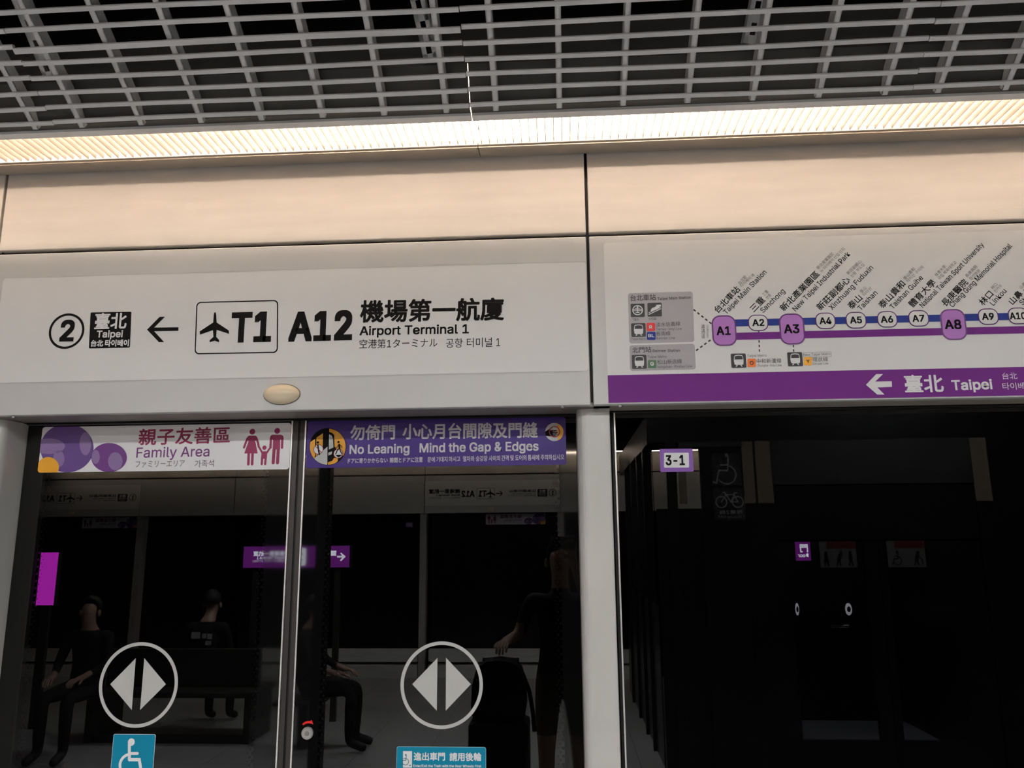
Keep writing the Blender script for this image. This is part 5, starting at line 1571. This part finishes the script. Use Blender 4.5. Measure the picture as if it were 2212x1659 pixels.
def priority(x0, x1, label, kinds):
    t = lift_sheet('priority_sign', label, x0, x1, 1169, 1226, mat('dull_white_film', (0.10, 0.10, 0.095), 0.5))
    t.location = t.location
    b = B()
    poly(b, FL, [q(x1, 1185), q(x0+(x1-x0)*0.2, 1185), q(x0+(x1-x0)*0.2, 1169), q(x1, 1169)], 2)
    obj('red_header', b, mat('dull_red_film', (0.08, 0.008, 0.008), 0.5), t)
    for i, kd in enumerate(kinds):
        cx = x0+(x1-x0)*(i+0.5)/len(kinds)
        b = B()
        if kd == 'chair':
            kk = 0.00013
            access(b, FL, lambda x, y: (-ex(cx)+(x-930)*kk, ez(1205)-(y-700)*kk), lambda n: n*kk, 2)
        else:
            lean = {'stand': 0, 'bent': 7, 'skirt': 0, 'push': 5}[kd]
            poly(b, FL, circ(q(cx+lean, 1194), wl(3.2), n=16), 2)
            poly(b, FL, stroke([q(cx+lean*0.7, 1199), q(cx, 1210)], wl(7.5)), 2)
            if kd == 'skirt':
                poly(b, FL, [q(cx, 1202), q(cx-7, 1214), q(cx+7, 1214)], 2)
            poly(b, FL, stroke([q(cx-1, 1210), q(cx-4, 1221)], wl(3)), 2)
            poly(b, FL, stroke([q(cx+1, 1210), q(cx+4, 1221)], wl(3)), 2)
            if kd == 'push':
                poly(b, FL, stroke([q(cx+3, 1203), q(cx+12, 1208), q(cx+13, 1218)], wl(2.2)), 2)
        obj('pictogram', b, M_INK, t)
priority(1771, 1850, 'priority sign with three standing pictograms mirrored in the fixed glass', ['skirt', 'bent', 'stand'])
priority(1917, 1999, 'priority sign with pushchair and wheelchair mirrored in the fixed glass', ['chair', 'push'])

# ------------------------------------------------------------------ people on the platform (seen in the glass)
M_SKIN = mat('skin', (0.34, 0.21, 0.15), 0.5, 0, 0.4, 0.05)
M_TEE = mat('black_tee', (0.012, 0.012, 0.014), 0.85, 0, 0.2, 0.1)
M_SHORTS = mat('olive_shorts', (0.075, 0.062, 0.045), 0.85, 0, 0.2, 0.1)
M_TROUS = mat('dark_trousers', (0.012, 0.013, 0.016), 0.85, 0, 0.2, 0.1)
M_SHOE = mat('dark_shoe', (0.03, 0.03, 0.03), 0.6, 0, 0.3)
M_HAIR = mat('black_hair', (0.008, 0.007, 0.006), 0.6, 0, 0.4)
M_PRINT = mat('pale_print', (0.35, 0.35, 0.35), 0.7)
def skinned(nodes, edges, rootname, level=2):
    names = list(nodes)
    me = bpy.data.meshes.new('tmp')
    me.from_pydata([nodes[n][0] for n in names], [(names.index(a), names.index(c)) for a, c in edges], [])
    o = bpy.data.objects.new('tmp', me)
    C.objects.link(o)
    m = o.modifiers.new('s', 'SKIN')
    m.use_smooth_shade = True
    lay = me.skin_vertices[0] if me.skin_vertices else None
    for i, n in enumerate(names):
        r = nodes[n][1]
        lay.data[i].radius = r if isinstance(r, tuple) else (r, r)
        lay.data[i].use_root = n == rootname
    sb = o.modifiers.new('u', 'SUBSURF')
    sb.levels = sb.render_levels = level
    dg = bpy.context.evaluated_depsgraph_get()
    r = bpy.data.meshes.new_from_object(o.evaluated_get(dg))
    vs = [v.co.copy() for v in r.vertices]
    fs = [tuple(p.vertices) for p in r.polygons]
    bpy.data.objects.remove(o)
    bpy.data.meshes.remove(r)
    bpy.data.meshes.remove(me)
    return vs, fs
def hand(nodes, edges, w, wrist, d, palm_n, s):
    """palm and five fingers from wrist along d; palm_n: palm normal; s: thumb side sign"""
    wrist, d, palm_n = Vector(wrist), Vector(d).normalized(), Vector(palm_n).normalized()
    sd = d.cross(palm_n).normalized()*s
    pm = wrist+d*0.05
    nodes[w+'palm'] = (pm[:], (0.030, 0.016))
    edges.append((w+'wrist', w+'palm'))
    for i, (off, L) in enumerate(((0.030, 0.070), (0.010, 0.080), (-0.010, 0.074), (-0.029, 0.058))):
        a = pm+d*0.045+sd*off
        c = a+d*L*0.55+palm_n*L*0.22
        e = c+d*L*0.25+palm_n*L*0.42
        for nm, p, rr in (('a', a, 0.0095), ('c', c, 0.0085), ('e', e, 0.0070)):
            nodes[w+str(i)+nm] = (p[:], rr)
        edges += [(w+'palm', w+str(i)+'a'), (w+str(i)+'a', w+str(i)+'c'), (w+str(i)+'c', w+str(i)+'e')]
    a = pm+sd*0.034-d*0.01
    c = a+sd*0.022+d*0.032+palm_n*0.012
    e = c+d*0.026+palm_n*0.012
    for nm, p, rr in (('ta', a, 0.012), ('tc', c, 0.0105), ('te', e, 0.008)):
        nodes[w+nm] = (p[:], rr)
    edges += [(w+'palm', w+'ta'), (w+'ta', w+'tc'), (w+'tc', w+'te')]
def person(label, loc, rz, J, hands, dress, hair_back=0.0):
    """J: joints in the person's own frame (facing +y); dress(co) -> material index for skin, top, legwear, shoe"""
    nodes, edges = {}, []
    for k, v in J.items():
        nodes[k] = v
    edges += [('pelvis', 'waist'), ('waist', 'chest'), ('chest', 'neck'), ('neck', 'jaw'), ('jaw', 'skull'), ('skull', 'crown')]
    for s in 'lr':
        edges += [('chest', s+'shoulder'), (s+'shoulder', s+'elbow'), (s+'elbow', s+'wrist'), ('pelvis', s+'hip'), (s+'hip', s+'knee'), (s+'knee', s+'ankle'), (s+'ankle', s+'toe')]
    for s, d, pn, sg in hands:
        hand(nodes, edges, s, nodes[s+'wrist'][0], d, pn, sg)
    vs, fs = skinned(nodes, edges, 'pelvis')
    # face: nose, brow and chin worked into the head
    jaw, skull = Vector(nodes['jaw'][0]), Vector(nodes['skull'][0])
    fwd = Vector(J['face'][0]) if 'face' in J else Vector((0, 1, 0))
    nose = (jaw+skull)/2+fwd*0.085+Vector((0, 0, -0.005))
    for v in vs:
        d = (v-nose).length
        if d < 0.035:
            v += fwd*0.018*(1-d/0.035)
    bm = bmesh.new()
    bv = [bm.verts.new(v) for v in vs]
    for f in fs:
        bm.faces.new([bv[i] for i in f])
    for co, no in dress.cuts:
        bmesh.ops.bisect_plane(bm, geom=bm.verts[:]+bm.edges[:]+bm.faces[:], plane_co=co, plane_no=no)
    bm.verts.index_update()
    vs = [v.co.copy() for v in bm.verts]
    fs = [tuple(v.index for v in f.verts) for f in bm.faces]
    bm.free()
    M = Matrix.Translation(loc) @ Matrix.Rotation(rz, 4, 'Z')
    t = thing('person', label, 'person', loc)
    b = B()
    b.v = [tuple(M @ v) for v in vs]
    b.f = fs
    b.m = [dress(sum((vs[i] for i in f), Vector())/len(f)) for f in fs]
    obj('body', b, [M_SKIN, M_TEE, M_SHORTS if dress.__name__ == 'standing' else M_TROUS, M_SHOE], t, True)
    # hair cap, ears, eyes
    hb = B()
    hb.ball((0, 0, 0), 0.086, 0.102, 0.098, 28, 16)
    keep = []
    for v in hb.v:
        keep.append(v)
    right = fwd.cross(Vector((0, 0, 1))).normalized()
    hv = []
    for x, y, z in hb.v:
        if y > 0.03 and z < 0.055:
            y = 0.03-(0.055-z)*0.2
        if z < -0.045:
            z = -0.045
        hv.append(tuple(M @ (skull+Vector((0, 0, 0.022))+right*x+fwd*(y-0.012)+Vector((0, 0, z)))))
    hb.v = hv
    obj('hair', hb, M_HAIR, t, True)
    for s in (-1, 1):
        e = skull+right*s*0.031+fwd*0.074+Vector((0, 0, -0.022))
        q = B().ball(tuple(M @ e), 0.010, 0.010, 0.007, 12, 8)
        obj('eye', q, mat('eye_white', (0.30, 0.28, 0.27), 0.6, 0, 0.1), t, True)
        e = skull+right*s*0.088+Vector((0, 0, -0.035))
        q = B().ball(tuple(M @ e), 0.012, 0.020, 0.030, 12, 8)
        obj('ear', q, M_SKIN, t, True)
    mo = (jaw*0.75+skull*0.25)+fwd*0.078
    q = B().ball(tuple(M @ mo), 0.020, 0.008, 0.006, 12, 6)
    obj('mouth', q, mat('lips', (0.22, 0.10, 0.08), 0.7, 0, 0.1), t, True)
    return t, M
# the person taking the photograph, one hand on the luggage
px0 = -0.02
J = dict(pelvis=((0, 0, 0.93), (0.150, 0.115)), waist=((0, 0.0, 1.08), (0.140, 0.105)), chest=((0, 0, 1.30), (0.165, 0.115)), neck=((0, 0.0, 1.50), 0.056),
         jaw=((0, 0.030, 1.585), (0.060, 0.066)), skull=((0, 0.022, 1.685), (0.080, 0.094)), crown=((0, 0.012, 1.735), (0.060, 0.070)),
         lshoulder=((-0.185, 0, 1.435), 0.062), lelbow=((-0.275, -0.06, 1.19), 0.042), lwrist=((-0.345, 0.14, 1.175), 0.028),
         rshoulder=((0.185, 0, 1.435), 0.062), relbow=((0.215, 0.15, 1.27), 0.042), rwrist=((0.085, 0.275, 1.66), 0.027),
         lhip=((-0.095, 0, 0.88), 0.100), lknee=((-0.105, 0.015, 0.50), 0.058), lankle=((-0.11, -0.02, 0.085), 0.042), ltoe=((-0.125, 0.15, 0.035), 0.036),
         rhip=((0.095, 0, 0.88), 0.100), rknee=((0.105, 0.015, 0.50), 0.058), rankle=((0.11, -0.02, 0.085), 0.042), rtoe=((0.125, 0.15, 0.035), 0.036))
def standing(c):
    if c.z < 0.12:
        return 3
    if c.z < 0.60:
        return 0
    if c.z < 0.97 and abs(c.x) < 0.24:
        return 2
    if abs(c.x) > 0.24 and c.z < 1.27:
        return 0
    if c.z > 1.49 or c.y > 0.17:
        return 0
    return 1
standing.cuts = [((0, 0, 0.12), (0, 0, 1)), ((0, 0, 0.60), (0, 0, 1)), ((0, 0, 0.97), (0, 0, 1)), ((0, 0, 1.27), (0, 0, 1)), ((0, 0, 1.49), (0, 0, 1)), ((0.24, 0, 0), (1, 0, 0)), ((-0.24, 0, 0), (1, 0, 0)), ((0, 0.17, 0), (0, 1, 0))]
ph, PM = person('person in black T-shirt and shorts taking the photograph, mirrored in the right door', (px0, -2.66, 0), 0, J,
                [('l', (-0.15, 0.95, -0.12), (0, -0.12, -1), 1), ('r', (-0.12, 0.35, 1), (0, 1, -0.3), 1)], standing)
# phone in the raised hand, just behind the lens
pb = B().bbox(-0.075, 0.080, -2.3215, -2.3125, 1.745, 1.820, 0.004, 3)
t = thing('phone', 'phone held up by the person mirrored in the right door', 'phone', (0, -2.317, 1.745))
obj('case', pb, M_CHAR, t)
b = B()
for x, z in ((-0.055, 1.803), (-0.055, 1.780), (-0.033, 1.803)):
    b.cyl((x, -2.3125, z), (x, -2.3115, z), 0.008, n=18)
obj('camera_lens', b, M_CHROME, t)
# suitcase with a backpack on it
lx = -0.40
t = thing('suitcase', 'black suitcase mirrored at the bottom of the right door glass', 'suitcase', (lx, -2.40, 0))
obj('shell', B().bbox(lx-0.18, lx+0.18, -2.53, -2.27, 0.06, 0.74, 0.03, 4), mat('suitcase_shell', (0.012, 0.012, 0.013), 0.4, 0, 0.3), t)
for dx in (-0.14, 0.14):
    for dy in (-0.09, 0.09):
        obj('wheel', B().cyl((lx+dx-0.012, -2.40+dy, 0.03), (lx+dx+0.012, -2.40+dy, 0.03), 0.03, n=18), M_BLACK, t)
hb = B().cyl((lx-0.10, -2.515, 0.74), (lx-0.10, -2.515, 1.06), 0.009, n=10)
hb.cyl((lx+0.10, -2.515, 0.74), (lx+0.10, -2.515, 1.06), 0.009, n=10)
hb.cyl((lx-0.115, -2.515, 1.06), (lx+0.115, -2.515, 1.06), 0.014, n=12)
obj('handle', hb, M_DARKMET, t)
t = thing('backpack', 'black backpack standing on the suitcase mirrored in the right door glass', 'bag', (lx, -2.39, 0.742))
b = B()
prof = [(0.15, 0.0), (0.165, 0.08), (0.16, 0.20), (0.135, 0.29), (0.08, 0.335), (0.0, 0.345)]
pr = [(lx-x, 0.742+z) for x, z in prof]+[(lx+x, 0.742+z) for x, z in prof[::-1]]
b.prism(pr, -2.49, -2.31, 'y')
M_BAG = mat('backpack_cloth', (0.010, 0.010, 0.011), 0.9, 0, 0.2, 0.15)
obj('body', b, M_BAG, t)
obj('pocket', B().bbox(lx-0.12, lx+0.12, -2.31, -2.275, 0.77, 0.95, 0.012, 3), M_BAG, t)
sb = B()
pts = [Vector((lx+0.145, -2.36, 1.00)), Vector((lx+0.185, -2.35, 0.90)), Vector((lx+0.205, -2.34, 0.78)), Vector((lx+0.212, -2.34, 0.68))]
for a, c in zip(pts, pts[1:]):
    sb.cyl(a, c, 0.013, n=8)
obj('strap', sb, M_BAG, t)
# seated people
def sitting(c):
    if c.z < 0.10:
        return 3
    if c.z > 1.03:
        return 0
    if c.y > 0.25 and c.z > 0.60:
        return 0
    if c.z < 0.60 and not (abs(c.x) > 0.17 and c.y < 0.3):
        return 2
    return 1
sitting.cuts = [((0, 0, 0.10), (0, 0, 1)), ((0, 0, 1.03), (0, 0, 1)), ((0, 0, 0.60), (0, 0, 1)), ((0, 0, 0.52), (0, 0, 1)), ((0, 0.34, 0), (0, 1, 0)), ((0.17, 0, 0), (1, 0, 0)), ((-0.17, 0, 0), (1, 0, 0)), ((0, 0.3, 0), (0, 1, 0))]
def seat_pose(lean=0.0, nod=0.0):
    return dict(pelvis=((0, 0, 0.545), (0.150, 0.110)), waist=((0, 0.01, 0.68), (0.140, 0.105)), chest=((0, 0.03+lean, 0.87), (0.160, 0.110)), neck=((0, 0.04+lean, 1.05), 0.053),
         jaw=((0, 0.075+lean+nod, 1.125), (0.058, 0.064)), skull=((0, 0.060+lean+nod, 1.215), (0.078, 0.090)), crown=((0, 0.045+lean, 1.262), (0.058, 0.066)),
         lshoulder=((-0.18, 0.02+lean, 0.995), 0.060), lelbow=((-0.225, 0.10, 0.74), 0.042), lwrist=((-0.13, 0.30, 0.66), 0.027),
         rshoulder=((0.18, 0.02+lean, 0.995), 0.060), relbow=((0.225, 0.10, 0.74), 0.042), rwrist=((0.13, 0.30, 0.66), 0.027),
         lhip=((-0.095, 0.05, 0.535), 0.088), lknee=((-0.11, 0.46, 0.51), 0.060), lankle=((-0.11, 0.45, 0.085), 0.042), ltoe=((-0.12, 0.61, 0.035), 0.036),
         rhip=((0.095, 0.05, 0.535), 0.088), rknee=((0.11, 0.46, 0.51), 0.060), rankle=((0.11, 0.45, 0.085), 0.042), rtoe=((0.12, 0.61, 0.035), 0.036))
HS = [('l', (0.2, 0.95, -0.1), (0.1, 0, -1), 1), ('r', (-0.2, 0.95, -0.1), (-0.1, 0, -1), -1)]
def seat_person(px, dv, rz, label, **kw):
    p = RV(px, 1300, dv)
    return person(label, (p.x, p.y, 0), rz, seat_pose(**kw), HS, sitting)
t, SM = seat_person(447, 7.95, PI, 'person seen from behind on the bench in printed dark T-shirt, mirrored in the left door', nod=0.05, lean=0.02)
b = B()
for x, z, w, h in ((-0.10, 0.90, 0.025, 0.025), (-0.045, 0.905, 0.022, 0.022), (0.04, 0.91, 0.045, 0.030), (-0.09, 0.84, 0.03, 0.02)):
    vs = [SM @ Vector(q) for q in ((x-w, -0.112, z-h), (x+w, -0.112, z-h), (x+w, -0.110, z+h), (x-w, -0.110, z+h))]
    b.add(vs, [(0, 1, 2, 3)])
obj('shirt_print', b, M_PRINT, t)
seat_person(205, 7.25, 0, 'person sitting at the left end of the bench, faintly mirrored in the left door')
# a single seat for the person behind the door edge
p = RV(665, 1300, 7.35)
t = thing('platform_stool', 'dark seat under the person mirrored beside the door joint', 'seat', (p.x, p.y, 0))
obj('seat', B().bbox(p.x-0.22, p.x+0.20, p.y-0.20, p.y+0.20, 0.39, 0.43, 0.012), M_DARKMET, t)
obj('leg', B().cyl((p.x, p.y, 0), (p.x, p.y, 0.39), 0.05, n=20), M_DARKMET, t)
person('person in dark clothes sitting sideways, mirrored in the right door beside the door joint', (p.x, p.y, 0), -PI/2, seat_pose(nod=0.03), HS, sitting)
